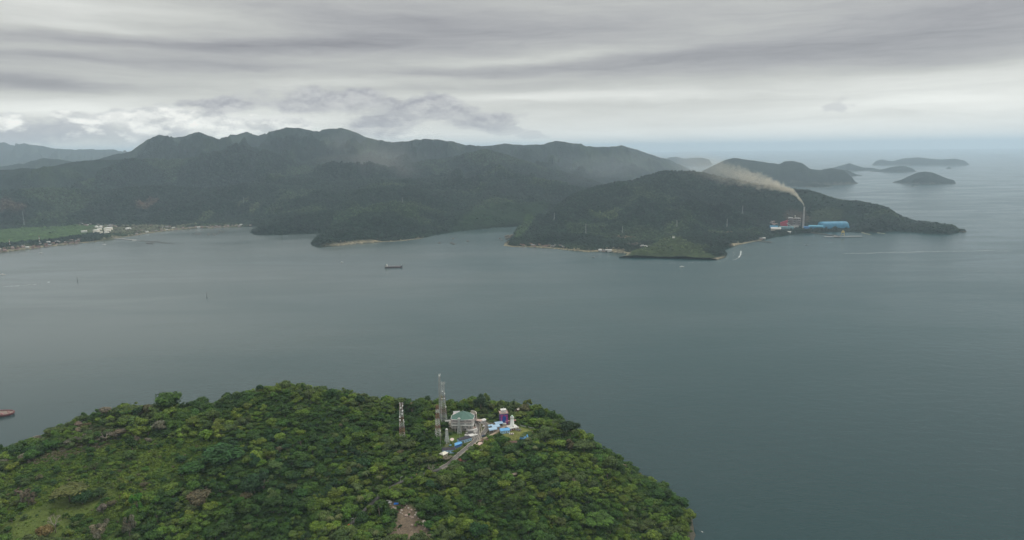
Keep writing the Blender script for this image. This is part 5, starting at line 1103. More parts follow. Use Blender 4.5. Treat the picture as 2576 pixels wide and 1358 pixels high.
p = fpos(211.5, 584, 4); s = mpp(p); t = thing('warehouse', 'long white warehouse left of the tank farm', 'warehouse', p, facing(p)); mb = MB(); mb.box(-5.5 * s, 5.5 * s, -8, 8, -2, 8); mb.build('wall', WHITE, t); mb = MB(); mb.gable(11 * s, 16, 8, 3, 1, .4); mb.build('roof', WHITE, t)
p = fpos(1693.6, 598.5); t = thing('lookout_hut', 'tiny white lookout hut on top of the light green headland', 'hut', (p[0], p[1], p[2])); mb = MB(); mb.box(-5, 5, -4, 4, -2, 5); mb.build('wall', WHITE, t); mb = MB(); mb.gable(10, 8, 5, 2.5, .6, .3); mb.build('roof', WHITE, t)
# pylons on the hills
def pylon(px, pb, pt, label, m=None, w=8, base=None):
    p = fhit(px, pb) if base is None else base; H = max(15, atD(px, pt, math.hypot(p[0], p[1]))[2] - p[2]); t = thing('pylon', label, 'pylon', (p[0], p[1], p[2] - 2), .4 + px % 1); mb = MB(); lattice(mb, 0, H * .55, w, w * .32, .28, 9); lattice(mb, H * .55, H, w * .32, w * .14, .24, 7); mb.build('mast_section', m or mat('pylon_steel', (.17, .18, .18), .7, .1), t)
    if m is None:
        for k, q in enumerate((.68, .80, .92)): mb = MB(); aw = w * (.75 - .12 * k); mb.bar((-aw, 0, H * q), (aw, 0, H * q), .35); mb.bar((-aw, 0, H * q), (0, 0, H * (q + .05)), .25); mb.bar((aw, 0, H * q), (0, 0, H * (q + .05)), .25); mb.build('cross_arm', mat('pylon_steel', (.17, .18, .18), .7, .1), t)
    return t
for a, b, c, lb in [(1394, 553, 534, 'power pylon on the left shoulder of the big right hill'), (1473, 588, 562, 'power pylon above the fishing village'), (1565, 587, 568, 'power pylon above the middle beach'), (1702, 570, 552, 'power pylon above the light green headland'), (1828, 572, 549, 'power pylon on the slope left of the power station'), (1867, 540, 516, 'power pylon high on the hill behind the power station'), (61, 566, 530, 'tall power pylon at the far left forest edge'), (613, 513, 494, 'power pylon on the mountain side above the head of the bay'), (1012, 510, 496, 'power pylon on the dark hill behind the middle headland')]: pylon(a, b, c, lb)
for a, b, c, lb in [(25, 620, 601, 'red and white mast in the shore village at the far left'), (100, 613, 592, 'red and white mast standing in the green fields')]:
    p = atz(a, b, 4); H = atD(a, c, math.hypot(p[0], p[1]))[2] - 4; t = thing('radio_mast', lb, 'mast', (p[0], p[1], 3))
    for k in range(5): mb = MB(); lattice(mb, H * k / 5, H * (k + 1) / 5, 3.6 - k * .4, 3.2 - k * .4, .35, 6); mb.build('mast_section', [TRED, TWHITE][k % 2], t)
# ---- power station
p = fpos(2019.5, 573.5, 5); H = atD(2021.5, 518.6, math.hypot(p[0], p[1]))[2] - 5; ch = thing('chimney', 'tall grey power station chimney with two white bands and smoke', 'chimney', p)
CH_TOP = (p[0], p[1], p[2] + H); q = .90
mb = MB(); mb.cyl(0, 0, -3, H * .87, 6.2, 4.3, 20); mb.build('shaft', mat('chimney_concrete', (.33, .31, .30), .9, .15, .03), ch)
for a, b, m, nm in ((.87, .90, WHITE, 'white_band'), (.90, .935, DGREY, 'dark_band'), (.935, .965, WHITE, 'white_band'), (.965, 1.0, DGREY, 'rim')): mb = MB(); mb.cyl(0, 0, H * a, H * b, 4.4, 4.3, 20); mb.build(nm, m, ch)
def fbox(px0, px1, pyb, hpx, dep, m, name, label, cat, z=4, roof=None, rm=None, extra=None):
    p = fpos((px0 + px1) / 2, pyb, z); s = mpp(p); t = thing(name, label, cat, p, facing(p)); w = (px1 - px0) * s; h = hpx * s; mb = MB(); mb.box(-w / 2, w / 2, 0, dep, -3, h); mb.build('wall', m, t)
    if roof: mb = MB(); mb.gable(w, dep, h + .05, roof * s, 1, .5); mb.build('roof', rm or m, t, loc=(0, dep / 2, 0))
    if extra: extra(t, w, h, s)
    return t
# long vaulted coal store
p0 = np.array(atz(2064, 574.5, 5)); p1 = np.array(atz(2141, 573.5, 5)); Lw = np.linalg.norm(p1 - p0); cen = (p0 + p1) / 2; an_ = math.atan2(p1[1] - p0[1], p1[0] - p0[0]); t = thing('vaulted_warehouse', 'very long bright blue vaulted warehouse beside the chimney', 'warehouse', (cen[0] - math.sin(an_) * 24, cen[1] + math.cos(an_) * 24, 4), an_ + .10)
A = np.linspace(0, math.pi, 17); V_ = []; nst = 14; hh_ = 15.0 * mpp(cen)
for i in range(nst + 1):
    u = i / nst; sc = 1.0 if u < .86 else math.sqrt(max(0, 1 - ((u - .86) / .14) ** 2)) * .999 + .001
    V_ += [(-Lw / 2 + Lw * u, -27 * math.cos(a) * (.55 + .45 * sc), hh_ * math.sin(a) ** .75 * sc) for a in A]
mb = MB(); mb.add(V_, [(i * 17 + k, (i + 1) * 17 + k, (i + 1) * 17 + k + 1, i * 17 + k + 1) for i in range(nst) for k in range(16)] + [tuple(range(17))]); mb.build('vault', TURQ, t, True)
mb = MB()
for i in range(12): mb.bar((-Lw / 2 + Lw * .08 * i, 0, hh_ + .3), (-Lw / 2 + Lw * .08 * i + 8, 0, hh_ + .3), .7)
mb.build('ridge_vent', mat('pale_turquoise', (.07, .27, .38), .5, .1), t); mb = MB(); mb.box(Lw * .30, Lw * .35, -27.3, -25, 0, 7); mb.build('door', DARK, t)
fbox(2036, 2066, 575.5, 5.5, 26, TURQ, 'blue_shed', 'lower blue shed joined to the left end of the long warehouse', 'shed', roof=2.2, rm=mat('pale_turquoise', (.07, .27, .38), .5, .1))
fbox(2022, 2034, 575.5, 4.2, 20, mat('mid_blue_sheeting', (.06, .20, .42), .6, .1, .1), 'blue_shed', 'small blue block at the foot of the chimney', 'shed', roof=1.0, rm=mat('mid_blue_sheeting', (.06, .20, .42), .6, .1, .1))
def redx(t, w, h, s):
    mb = MB(); mb.add([(-w / 2, 0, h), (w / 2, 0, h), (w / 2, 0, h + 6.5 * s), (-w / 2, 20, h), (w / 2, 20, h), (w / 2, 20, h + 6.5 * s)], [(0, 1, 2), (3, 5, 4), (0, 2, 5, 3), (1, 4, 5, 2)]); mb.build('sloping_roof', mat('crimson_sheeting', (.36, .03, .06), .6, .15, .05), t)
fbox(1963, 1979, 571, 10, 26, mat('crimson_sheeting', (.36, .03, .06), .6, .15, .05), 'turbine_hall', 'crimson turbine hall of the power station with slanting top', 'building', extra=redx)
p = fpos(1998, 571, 5); s = mpp(p); t = thing('boiler_house', 'open grey steel boiler structure between crimson hall and chimney', 'building', p, facing(p))
for k in range(4):
    mb = MB(); z0, z1 = k * 5.0 * s, (k + 1) * 5.0 * s
    for u in np.linspace(-15 * s, 12 * s, 7):
        for v in (0, 16, 32): mb.box(u - .8, u + .8, v - .8, v + .8, z0 - (3 if k == 0 else 0), z1)
    mb.box(-15.4 * s, 12.4 * s, -1, 33, z1 - 1.2, z1); mb.build('steel_storey', mat('boiler_steel', (.27, .24, .24), .8, .25, .05), t)
mb = MB(); mb.box(-12 * s, -3 * s, 6, 28, 0, 17 * s); mb.box(0, 9 * s, 6, 26, 0, 15.5 * s); mb.build('boiler', mat('boiler_grey', (.33, .30, .30), .8, .25, .05), t); mb = MB(); mb.box(-14 * s, -5 * s, 2, 30, 20 * s, 21.3 * s); mb.box(1 * s, 10 * s, 2, 30, 19.9 * s, 21 * s); mb.build('roof', TIN, t)
mb = MB(); mb.cyl(0, 10, 20 * s, 26 * s, 1.6, 1.2, 8); mb.ball((0, 10, 26 * s), 3, 8, 6); mb.build('vent_stack', WHITE, t)
p0 = np.array(atz(1979, 566, 30)); p1 = np.array(atz(1999, 573, 6)); t = thing('conveyor', 'inclined enclosed conveyor in front of the boiler structure', 'conveyor', p1); d_ = p0 - p1; mb = MB(); mb.bar((0, 0, 0), (d_[0], d_[1], 34), 2.6, 6); mb.build('gallery_tube', TIN, t); mb = MB(); mb.bar((d_[0] * .5, d_[1] * .5, -4), (d_[0] * .5, d_[1] * .5, 16), 1); mb.bar((d_[0] * .9, d_[1] * .9, -4), (d_[0] * .9, d_[1] * .9, 29), 1); mb.build('trestle', STEEL, t)
fbox(1994, 2007, 571.5, 4.5, 16, WHITE, 'plant_shed', 'small white shed in front of the boiler structure', 'shed', roof=1.0)
fbox(1962, 1993, 576.5, 4.6, 24, mat('grey_green_sheeting', (.13, .24, .26), .7, .2, .05), 'plant_shed', 'long grey-green shed in front of the crimson hall', 'shed', roof=1.6)
fbox(1937, 1955, 574, 3.2, 22, mat('mid_blue_sheeting', (.06, .20, .42), .6, .1, .1), 'plant_shed', 'blue-roofed shed left of the crimson hall', 'shed', roof=2.6, rm=TURQ)
fbox(1940, 1962, 580.5, 5.2, 24, CREAM, 'plant_shed', 'tan hangar with white roof at the left end of the power station', 'shed', roof=2.4, rm=WHITE)
fbox(1979, 1988, 587, 3.6, 12, TIN, 'plant_shed', 'small grey pump house at the water edge', 'shed', z=3, roof=1.0, rm=WHITE)
# trees before the power station, each a dark round crown
for i, (a, b, w, h) in enumerate([(1962,588,5,9),(1970,588,6,10),(1977,589,5,8),(1999,586,6,9),(2006,586,6,10),(2013,586,6,9),(2020,586,7,10),(2027,586,6,9),(2034,586,6,10),(2040,586,5,8),(2052,583,6,9),(2059,583,6,9),(2066,583,6,9),(2073,583,6,8),(2079,583,4,7),(2099,582,8,11),(1953,588,6,9),(1945,589,6,8)]):
    p = atz(a, b - 1, 3); s = mpp(p); t = thing('shore_tree', 'dark rounded tree in the row between power station and water', 'tree', p, i, 'trees before the power station')
    c = link('crown', CROWNS[[0, 1, 3, 5, 7, 9][i % 6]], t); c.location = (0, 0, h * s * .22); c.scale = (w * s * .95, w * s * .95, h * s * .62); c['tint'] = (.020, .040, .024); k = link('trunk', TRUNKS[i % 4], t); k.scale = (w * s * .9, w * s * .9, h * s * .7)
if 1:
    for nm in ('shore_tree',):
        L_ = [o for o in C.objects if o.name.startswith('shore_tree')]; L_[15]['label'] = 'big dark tree in front of the long blue warehouse'; del L_[15]['group']
# ---- jetties
def jetty(label, pts, w, h, m, th=1.6, pile=14, cat='jetty', name='jetty'):
    P = [np.array(atz(a, b, 0)) for a, b in pts]; t = thing(name, label, cat, tuple(P[0])); dk_, pl = MB(), MB()
    for a, b in zip(P[:-1], P[1:]):
        d_ = b - a; L = np.linalg.norm(d_); an = math.atan2(d_[1], d_[0]); o = a - P[0]; dk_.box(0, L, -w / 2, w / 2, h - th, h, an, (o[0], o[1])); n = max(1, int(L / pile))
        for k in range(n + 1):
            for s in (-1, 1): pl.box(L * k / n - .7, L * k / n + .7, s * w * .4 - .7, s * w * .4 + .7, -4, h - th - .01, an, (o[0], o[1]))
    dk_.build('deck', m, t); pl.build('piles', WOOD, t); return t
jetty('long coal jetty with white deck on dark piles in front of the power station', [(2073, 597.5), (2113, 597.2), (2167, 596.4)], 13, 6.5, GREY, 1.3, 15)
jetty('dark causeway from the power station shore out to the coal jetty', [(2040, 586), (2072, 589.5), (2109, 595)], 9, 4, WOOD, 2.5, 20)
jetty('short dark jetty left of the power station', [(1898, 607), (1922, 608), (1940, 610.5)], 8, 4, WOOD, 2)
jetty('concrete tanker pier reaching out from the tank farm', [(286, 600.5), (312, 602.2), (340, 605)], 9, 4, GREY, 1.5, 16)
jetty('thin outer pipeline pier beyond the white boat', [(340, 605), (364, 606.5), (388, 609)], 4, 3, WOOD, 1.2, 16)
jetty('long thin dark mooring line walkway at the end of the outer pier', [(396, 609.5), (436, 613)], 4, 2.6, WOOD, 1.2, 18)
jetty('dark mooring platform at the near end of the outer pier', [(368, 612), (386, 612.6)], 11, 4, WOOD, 2)
jetty('upper dark mooring platform beside the outer pier', [(386, 607), (402, 606.3)], 7, 3, WOOD, 1.5)
def mole(label, pts, w):
    P = [np.array(atz(a, b, 0)) for a, b in pts]; t = thing('breakwater', label, 'breakwater', tuple(P[0])); mb = MB()
    for a, b in zip(P[:-1], P[1:]):
        d_ = b - a; L = np.linalg.norm(d_); n_ = np.array([-d_[1], d_[0], 0]) / L; q0, q1 = a - P[0], b - P[0]
        V_ = [tuple(q + n_ * s + (0, 0, z)) for q in (q0, q1) for s, z in ((-w, -2), (-w * .35, 2.6), (w * .35, 2.6), (w, -2))]; mb.add(V_, [(0, 4, 5, 1), (1, 5, 6, 2), (2, 6, 7, 3), (0, 1, 2, 3), (4, 7, 6, 5)])
    mb.build('rubble_bank', mat('weedy_rubble', (.16, .16, .11), .95, .4, .08), t)
mole('curved weedy breakwater right of the long blue warehouse', [(2148, 578), (2160, 582), (2174, 587), (2190, 590.5)], 9); mole('short outer breakwater beyond the curved one', [(2196, 583), (2212, 586.5), (2226, 588)], 8); mole('low rubble spit left of the coal jetty', [(2080, 583.5), (2096, 580.5), (2120, 578.5), (2148, 578)], 7)
# yellow ship unloader
p = np.array(atz(2119, 596.6, 0)); s = mpp(p); t = thing('ship_unloader', 'yellow ship unloader crane standing on the coal jetty', 'crane', (p[0], p[1], 7.5), facing(p)); YEL = mat('crane_yellow', (.46, .34, .10), .6, .2, .1)
mb = MB()
for u in (-9, 9):
    for v in (-5, 5): mb.bar((u, v, 0), (u * .7, v, 20), 1.1)
mb.bar((-9, -5, 9), (9, -5, 9), .8); mb.bar((-9, 5, 9), (9, 5, 9), .8); mb.build('portal_frame', YEL, t)
mb = MB(); mb.box(-8, 8, -6, 6, 17, 24); mb.box(-4, 5, -4, 4, 24, 29); mb.build('machine_house', YEL, t); mb = MB(); mb.bar((0, -22, 22), (0, 18, 26), 1.4, 6); mb.bar((0, -22, 22), (0, 0, 33), .6); mb.bar((0, 0, 33), (0, 18, 26), .6); mb.bar((0, 0, 25), (0, 0, 33), .8); mb.build('boom', YEL, t)
# coal barge alongside
def hullpts(L, W, bow=.25, n=7): return [(-L / 2, -W / 2), (L / 2 - L * bow, -W / 2)] + [(L / 2 - L * bow + L * bow * math.sin(a), -W / 2 * math.cos(a)) for a in np.linspace(.2, math.pi - .2, n)] + [(L / 2 - L * bow, W / 2), (-L / 2, W / 2)]
def ship(name, label, cat, p, rz, L, W, H, hull, deck, bow=.2, draft=.2):
    t = thing(name, label, cat, (p[0], p[1], 0), rz); P = hullpts(L, W, bow); mb = MB(); mb.prism([(x * .96, y * .9) for x, y in P], -1.5, H, P); mb.build('hull', hull, t); mb = MB(); mb.prism([(x * .985, y * .95) for x, y in P], H, H + .12); mb.build('deck', deck, t); return t
p = np.array(atz(2105, 595.8, 0)); t = ship('barge', 'dark barge moored at the inner side of the coal jetty', 'barge', p, facing(p), 34, 13, 4, DGREY, BROWN, .1)
mb = MB(); mb.box(-14, -8, -4, 4, 4, 9); mb.build('wheelhouse', GREY, t); mb = MB(); mb.prism([(-6, -5), (14, -5), (14, 5), (-6, 5)], 4.15, 7, [(-2, -2), (10, -2), (10, 2), (-2, 2)]); mb.build('cargo_heap', DARK, t)
# coastal tanker in mid bay
p = np.array(atz(990, 673, 0)); s = mpp(p); Lw = 44 * s; t = ship('cargo_ship', 'small dark cargo ship with white aft superstructure lying in the middle of the bay', 'ship', p, 0.0, Lw, Lw * .17, 5.4, mat('ship_black', (.03, .035, .045), .5, .2, .05), mat('ship_deck', (.20, .15, .14), .8, .2, .1), .16)
mb = MB(); mb.prism([(x * .982, y * .93) for x, y in hullpts(Lw, Lw * .17, .16)], -1.4, 1.1, [(x * .99, y * .96) for x, y in hullpts(Lw, Lw * .17, .16)]); mb.build('boot_topping', mat('ship_red', (.17, .07, .06), .6, .2, .05), t)
mb = MB(); mb.prism([(Lw * .40, -3), (Lw * .49, -1.5), (Lw * .49, 1.5), (Lw * .40, 3)], 5.4, 8.6); mb.build('forecastle', mat('ship_black', (.03, .035, .045), .5, .2, .05), t)
mb = MB(); mb.box(-Lw * .45, -Lw * .33, -4.4, 4.4, 5.5, 9.0); mb.box(-Lw * .43, -Lw * .34, -4, 4, 9.0, 12.0); mb.box(-Lw * .41, -Lw * .35, -4.6, 4.6, 12.0, 14.4); su = mb.build('superstructure', WHITE, t); mb = MB(); mb.box(-Lw * .348, -Lw * .345, -4, 4, 12.6, 13.8); mb.build('bridge_window', GLASS, su)
mb = MB(); mb.box(-Lw * .47, -Lw * .445, -1.6, 1.6, 5.5, 12.5); mb.build('funnel', DGREY, t); mb = MB(); mb.bar((-Lw * .38, 0, 14), (-Lw * .38, 0, 20), .35); mb.bar((Lw * .45, 0, 8), (Lw * .45, 0, 17), .35); mb.build('mast', TWHITE, t)
mb = MB()
for k in range(5): mb.box(-Lw * .28 + k * Lw * .13, -Lw * .28 + k * Lw * .13 + Lw * .105, -3.6, 3.6, 5.5, 6.9)
mb.build('hatch_cover', mat('ship_hatch', (.24, .22, .22), .8, .2, .1), t)
# red barge cut by the left edge
p = np.array(atz(-34, 1045, 0)); t = ship('barge', 'dark red-brown open barge with pinkish rim cut by the left edge', 'barge', p, .05, 104, 30, 3.4, mat('barge_red', (.13, .040, .040), .7, .3, .1), mat('barge_cargo', (.19, .145, .12), .9, .25, .2), .22)
mb = MB(); P = hullpts(104, 30, .22)
for (a, b), (c, d) in zip(P[:-1], P[1:]): mb.add([(a, b, 3.4), (c, d, 3.4), (c * 1.0, d * 1.0, 5.4), (a, b, 5.4), (a * .98, b * .93, 3.4), (c * .98, d * .93, 3.4), (c * .98, d * .93, 5.4), (a * .98, b * .93, 5.4)], [(0, 1, 2, 3), (5, 4, 7, 6), (3, 2, 6, 7)])
mb.build('bulwark', mat('barge_rim', (.20, .085, .085), .7, .2, .1), t); mb = MB(); mb.box(32, 36, -8, -5, 3.6, 6.4); mb.box(38, 40, 3, 5, 3.6, 6.2); mb.cyl(44, 0, 3.6, 5.4, .9, .9, 8); mb.build('bollard', mat('barge_pink', (.36, .20, .19), .7, .2), t)
mb = MB(); mb.prism([(x * .975, y * .95) for x, y in P], -1.4, .9, [(x * .982, y * .96) for x, y in P]); mb.build('boot_topping', mat('barge_dark', (.02, .05, .06), .6, .2), t)
mb = MB(); mb.prism([(-40, -8), (24, -9), (30, 0), (24, 9), (-40, 8)], 3.6, 5.6, [(-34, -3), (18, -4), (22, 0), (18, 4), (-34, 3)]); mb.build('cargo_heap', mat('barge_cargo', (.19, .145, .12), .9, .25, .2), t)
# small craft, beacons, fishing platforms
def boat(px, py, L, m, label, group=None, rz=0):
    p = atz(px, py, 0); t = ship('boat', label, 'boat', p, rz, L, L * .22, 1.6, m, WHITE, .4); mb = MB(); mb.box(-L * .25, L * .08, -L * .08, L * .08, 1.7, 3.6); mb.box(-L * .28, L * .12, -L * .1, L * .1, 3.6, 3.9); mb.build('cabin', m, t)
boat(343, 605, 46, WHITE, 'large white boat moored at the end of the tanker pier', rz=.1); boat(7, 691, 24, WHITE, 'white boat near the left edge of the bay', rz=-.05); boat(262, 615.5, 20, TWHITE, 'small white boat off the tank farm'); boat(103, 636.5, 22, TWHITE, 'small pale boat off the left shore village'); boat(1492, 647, 16, DGREY, 'small dark boat off the middle beach'); boat(2028, 616, 16, DGREY, 'tiny dark boat left of the coal jetty'); boat(860, 660, 14, TWHITE, 'tiny pale boat left of the cargo ship'); boat(1715, 671, 20, WHITE, 'pale boat off the light green headland', rz=.1)
def beacon(px, py, top, label):
    p = atz(px, py, 0); H = atD(px, top, math.hypot(p[0], p[1]))[2]; t = thing('beacon', label, 'beacon', p); mb = MB(); mb.cyl(0, 0, -2, 2.4, 2.2, 1.4, 10); mb.build('float', DGREY, t); mb = MB(); lattice(mb, 2.2, H, 1.2, .4, .10, 3); mb.build('mast', DGREY, t); mb = MB(); mb.ball((0, 0, H), .6, 8, 6); mb.build('lamp', RED, t)
beacon(520, 748, 737, 'dark beacon with mast in the open bay, nearest one'); beacon(195, 708, 697, 'dark beacon with mast in the left bay'); beacon(605, 599, 591, 'dark beacon at the head of the bay off the wooded point'); beacon(786, 629, 623, 'dark beacon off the tip of the middle headland'); beacon(137, 637, 632, 'dark beacon off the left shore village')
def raft(px, py, L, label, group):
    p = atz(px, py, 0); t = thing('fishing_raft', label, 'raft', p, (px * 1.3) % 1 - .5, group); mb = MB(); 
    for k in range(5): mb.box(-L / 2, L / 2, -5 + 2.4 * k, -4 + 2.4 * k, -.2, .7)
    for k in range(4): mb.box(-L / 2 + L / 3.2 * k, -L / 2 + L / 3.2 * k + 1, -5, 6, .7, 1.1)
    mb.build('frame', WOOD, t); mb = MB(); mb.box(-3, 3, -2, 2, 1, 4); mb.pyr([(-3.6, -2.6), (3.6, -2.6), (3.6, 2.6), (-3.6, 2.6)], 4, (0, 0, 5.6)); mb.build('hut', BROWN, t)
for cx_, cy_ in [(500, 212), (545, 214), (665, 208), (665, 225), (735, 211), (760, 229), (805, 203), (865, 184), (825, 170)]: raft(402.4 + .1822 * cx_, 549.9 + .1822 * cy_, 22, 'dark fishing raft moored at the head of the bay', 'fishing rafts at the head of the bay')
for a, b in [(1139.5, 600), (1105, 611), (1135, 611.5), (1141, 614), (1176, 606.5), (1257, 600), (1262, 604)]: raft(a, b, 20, 'dark fishing raft in the middle inlet', 'fishing rafts in the middle inlet')
for k, (a, b) in enumerate([(1272, 596), (1277, 594), (1282, 596), (1287, 593), (1279, 599), (1286, 599), (1292, 597), (1274, 601)]):
    p = atz(a, b, 0); t = thing('stilt_house', 'dark stilt house over the water at the inlet mouth', 'house', p, facing(p) + .2 * (k % 3), 'stilt houses at the inlet mouth'); mb = MB(); mb.box(-7, 7, -4, 4, 2.2, 6); mb.build('wall', BROWN, t); mb = MB(); mb.gable(14, 8, 6, 2.5, .8, .3); mb.build('roof', mat('palm_thatch', (.14, .12, .09), .95, .3), t); mb = MB(); [mb.box(u - .3, u + .3, v - .3, v + .3, -2, 2.2) for u in (-6, 0, 6) for v in (-3, 3)]; mb.build('stilts', WOOD, t)

# ---- foam, wakes and drift lines lying on the water
def foam_mat():
    m, g, p = mat_new('foam'); tc = g.n.new('ShaderNodeTexCoord'); P = tc.outputs['Object']; p.inputs['Base Color'].default_value = (.62, .62, .60, 1); p.inputs['Roughness'].default_value = 1
    at = g.n.new('ShaderNodeAttribute'); at.attribute_name = 'col'; n = g.noise(g.v('MULTIPLY', P, (1 / 9, 1 / 9, 0)), 1, 5, .7)
    g.put(p.inputs['Alpha'], g.ss(g.m('ADD', n, g.m('SUBTRACT', g.sep(at.outputs[0])[0], .95)), .0, .35)); return m
FOAM = foam_mat(); ZL = [.10]
def foam(pts, w, k, wob=3):
    """strip through picture points on the water; w: width in metres; k: 0..1 how dense"""
    P = [atz(a, b, 0)[:2] for a, b in pts]; Q = densify(P, 8); T = np.gradient(Q, axis=0); T /= np.linalg.norm(T, axis=1)[:, None]; N_ = np.stack([-T[:, 1], T[:, 0]], 1); n = len(Q)
    Q = Q + N_ * ((fbm(np.arange(n) / 9.0, np.full(n, pts[0][0] * .1), 3) - .5) * wob * 2)[:, None]; V_, c_ = [], []; ZL[0] += .02
    for i in range(n):
        e = min(1, min(i, n - 1 - i) / max(2, n * .12))
        for s, kk in ((-1, 0), (-.4, 1), (.4, 1), (1, 0)): V_.append((Q[i, 0] + N_[i, 0] * s * w, Q[i, 1] + N_[i, 1] * s * w, ZL[0])); c_.append((kk * k * e,) * 3)
    Fq = [(i * 4 + j, i * 4 + j + 1, i * 4 + 5 + j, i * 4 + 4 + j) for i in range(n - 1) for j in range(3)]
    o = link('foam', mesh_np('foam', V_, Fq, FOAM, False, np.array(c_))); tag(o, kind='stuff')
foam([(1572,660),(1640,662),(1720,661.5),(1790,658),(1826,651),(1836,641)], 4, .5); foam([(1855,650),(1862,641),(1864,632),(1858,628)], 6, .62); foam([(1834,655),(1850,652),(1862,646)], 5, .55); foam([(1844,646),(1846,636),(1843,629)], 4, .5)
foam([(1868,628),(1890,622),(1925,618)], 4, .5); foam([(1800,658.5),(1834,655.5)], 3, .5); foam([(1695,671),(1718,670)], 3, .5)
foam([(1744,1330),(1758,1332),(1770,1338),(1779,1345)], 1.6, .85, 1); foam([(1762,1349),(1775,1346),(1782,1347)], 1.0, .6, 1); foam([(1728,1316),(1740,1328)], 1.2, .6, 1)
foam([(109,711.5),(122,709.5),(136,708.5)], 9, .75); foam([(0,721),(50,719),(104,714)], 5, .6); foam([(0,716),(60,716),(110,712)], 9, .45)
foam([(2070,640),(2200,636),(2330,633),(2450,631.5),(2600,630)], 9, .58, 14); foam([(1990,618),(2090,610),(2200,607)], 7, .48, 14); foam([(2240,654),(2330,665),(2420,678),(2560,690)], 10, .48, 20); foam([(2420,556),(2480,552),(2560,560)], 10, .55, 10)
foam([(2360,413.6),(2395,412)], 22, .6, 5); foam([(2190,548),(2280,545)], 6, .3)
foam([(1975,592.5),(2010,590),(2040,588.5)], 4, .5)
# ---- smoke
def smoke(name, label_loc, L, hw, zt, dirv, dens, colr, rise0, rise1, r0, r1, seed):
    """drifting plume inside a box: soft tube along a rising curve, broken up by noise"""
    m = bpy.data.materials.new(name); m.use_nodes = True; m.node_tree.nodes.clear(); g = NT(m.node_tree)
    tc = g.n.new('ShaderNodeTexCoord'); P = tc.outputs['Object']; x, y, z = g.sep(P)[:3]
    s = g.m('MULTIPLY', x, 1 / L); zc = g.m('ADD', g.m('MULTIPLY', g.m('SUBTRACT', 1.0, g.m('EXPONENT', g.m('MULTIPLY', x, -1 / 45))), rise0), g.m('MULTIPLY', x, rise1)); rd = g.m('ADD', r0, g.m('MULTIPLY', g.m('POWER', g.m('MAXIMUM', s, 0.0), .8), r1))
    w = g.sep(g.noise(g.v('ADD', g.v('MULTIPLY', P, (1 / 75, 1 / 55, 1 / 55)), (seed, 0, 0)), 1, 4, .6, 0, True)); am = g.m('MULTIPLY', rd, 1.1)
    dy = g.m('ADD', y, g.m('MULTIPLY', g.m('SUBTRACT', w[0], .5), am)); dz = g.m('ADD', g.m('SUBTRACT', z, zc), g.m('MULTIPLY', g.m('SUBTRACT', w[1], .5), am))
    d = g.m('DIVIDE', g.m('SQRT', g.m('ADD', g.m('MULTIPLY', dy, dy), g.m('MULTIPLY', dz, dz))), rd)
    n = g.noise(g.v('MULTIPLY', P, (1 / 26, 1 / 22, 1 / 22)), 1, 4, .6)
    body = g.ss(g.m('ADD', d, g.m('MULTIPLY', g.m('SUBTRACT', n, .5), 1.8)), 1.0, .2)
    fade = g.m('MULTIPLY', g.m('DIVIDE', 1.0, g.m('ADD', .10, g.m('MULTIPLY', g.m('MULTIPLY', s, s), 3.0))), g.m('MULTIPLY', g.ss(s, 1.0, .35), g.ss(s, -.001, .004)))
    v = g.n.new('ShaderNodeVolumePrincipled'); v.inputs['Color'].default_value = (*colr, 1); g.put(v.inputs['Density'], g.m('MULTIPLY', g.m('MULTIPLY', body, fade), dens)); v.inputs['Anisotropy'].default_value = .1
    o_ = g.n.new('ShaderNodeOutputMaterial'); g.l.new(v.outputs[0], o_.inputs['Volume'])
    bm_ = bmesh.new(); bmesh.ops.create_cube(bm_, size=1, matrix=Matrix.Translation((L / 2, 0, zt / 2 - r0)) @ Matrix.Diagonal((L, hw * 2, zt, 1))); me = bpy.data.meshes.new(name); bm_.to_mesh(me); bm_.free(); me.materials.append(m); o = link(name, me); o.location = label_loc; o.rotation_euler = (0, 0, dirv); tag(o, kind='stuff'); return o
an_ = math.atan2(CH_TOP[0], CH_TOP[1])
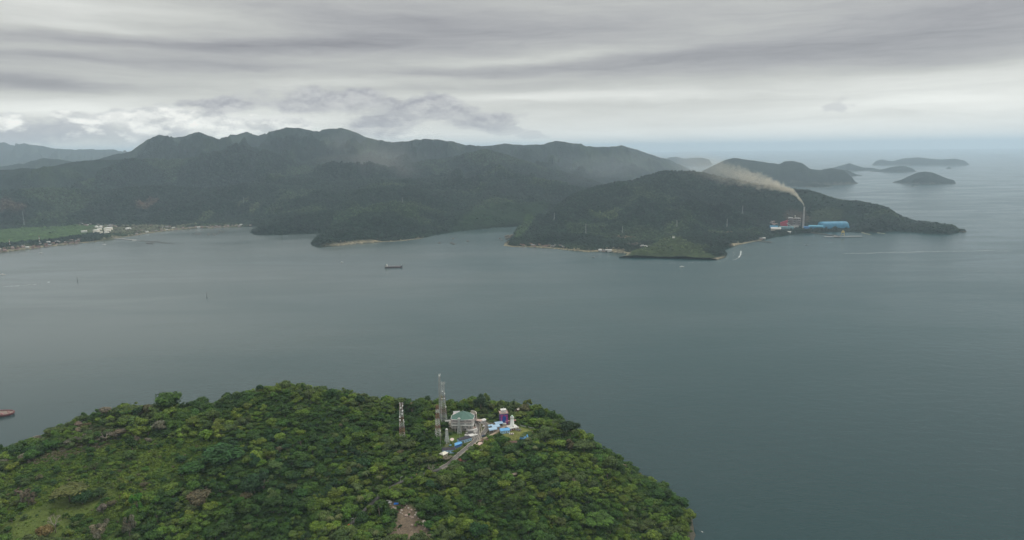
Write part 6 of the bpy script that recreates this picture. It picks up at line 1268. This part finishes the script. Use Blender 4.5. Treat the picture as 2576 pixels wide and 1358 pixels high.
smoke('smoke', (CH_TOP[0], CH_TOP[1], CH_TOP[2] - .5), 900, 120, 400, math.pi - an_ - .25, .0050, (.86, .79, .65), 82, .24, 7, 130, 1.0)
scn.cycles.volume_step_rate = .12

def mist(px, py, dep, rx, ry, rz, dens, colr, seed):
    """a loose patch of smoky mist hanging before the hills"""
    c = atD(px, py, slant(px, dep)); m = bpy.data.materials.new('mist'); m.use_nodes = True; m.node_tree.nodes.clear(); g = NT(m.node_tree)
    tc = g.n.new('ShaderNodeTexCoord'); P = tc.outputs['Object']; d = g.v('LENGTH', g.v('MULTIPLY', P, (1 / rx, 1 / ry, 1 / rz)))
    n = g.noise(g.v('ADD', g.v('MULTIPLY', P, (1 / 420, 1 / 420, 1 / 200)), (seed, 0, 0)), 1, 3, .55)
    f = g.m('MULTIPLY', g.ss(g.m('ADD', d, g.m('MULTIPLY', g.m('SUBTRACT', n, .5), 1.2)), 1.0, .1), dens)
    v = g.n.new('ShaderNodeVolumePrincipled'); v.inputs['Color'].default_value = (*colr, 1); g.put(v.inputs['Density'], f); v.inputs['Anisotropy'].default_value = .2
    o_ = g.n.new('ShaderNodeOutputMaterial'); g.l.new(v.outputs[0], o_.inputs['Volume'])
    bm_ = bmesh.new(); bmesh.ops.create_icosphere(bm_, subdivisions=3, radius=1.25, matrix=Matrix.Diagonal((rx, ry, rz, 1))); me = bpy.data.meshes.new('mist'); bm_.to_mesh(me); bm_.free(); me.materials.append(m)
    o = link('mist', me); o.location = c; o.rotation_euler = (0, 0, facing(c)); tag(o, kind='stuff')
mist(930, 400, 6300, 620, 260, 330, .00060, (.88, .84, .80), 2.0)
mist(1560, 425, 6200, 900, 260, 200, .00030, (.85, .88, .92), 5.0)
mist(1740, 408, 5400, 260, 130, 130, .0007, (.90, .84, .76), 9.0)
foam([(1980,800),(2150,815),(2330,850)], 7, .42, 25); foam([(2050,720),(2250,735),(2500,770)], 8, .42, 25); foam([(780,620),(800,624),(850,621)], 3, .45); foam([(1268,619),(1340,624),(1440,633)], 3, .5); foam([(630,588),(680,594),(730,592)], 3, .4)
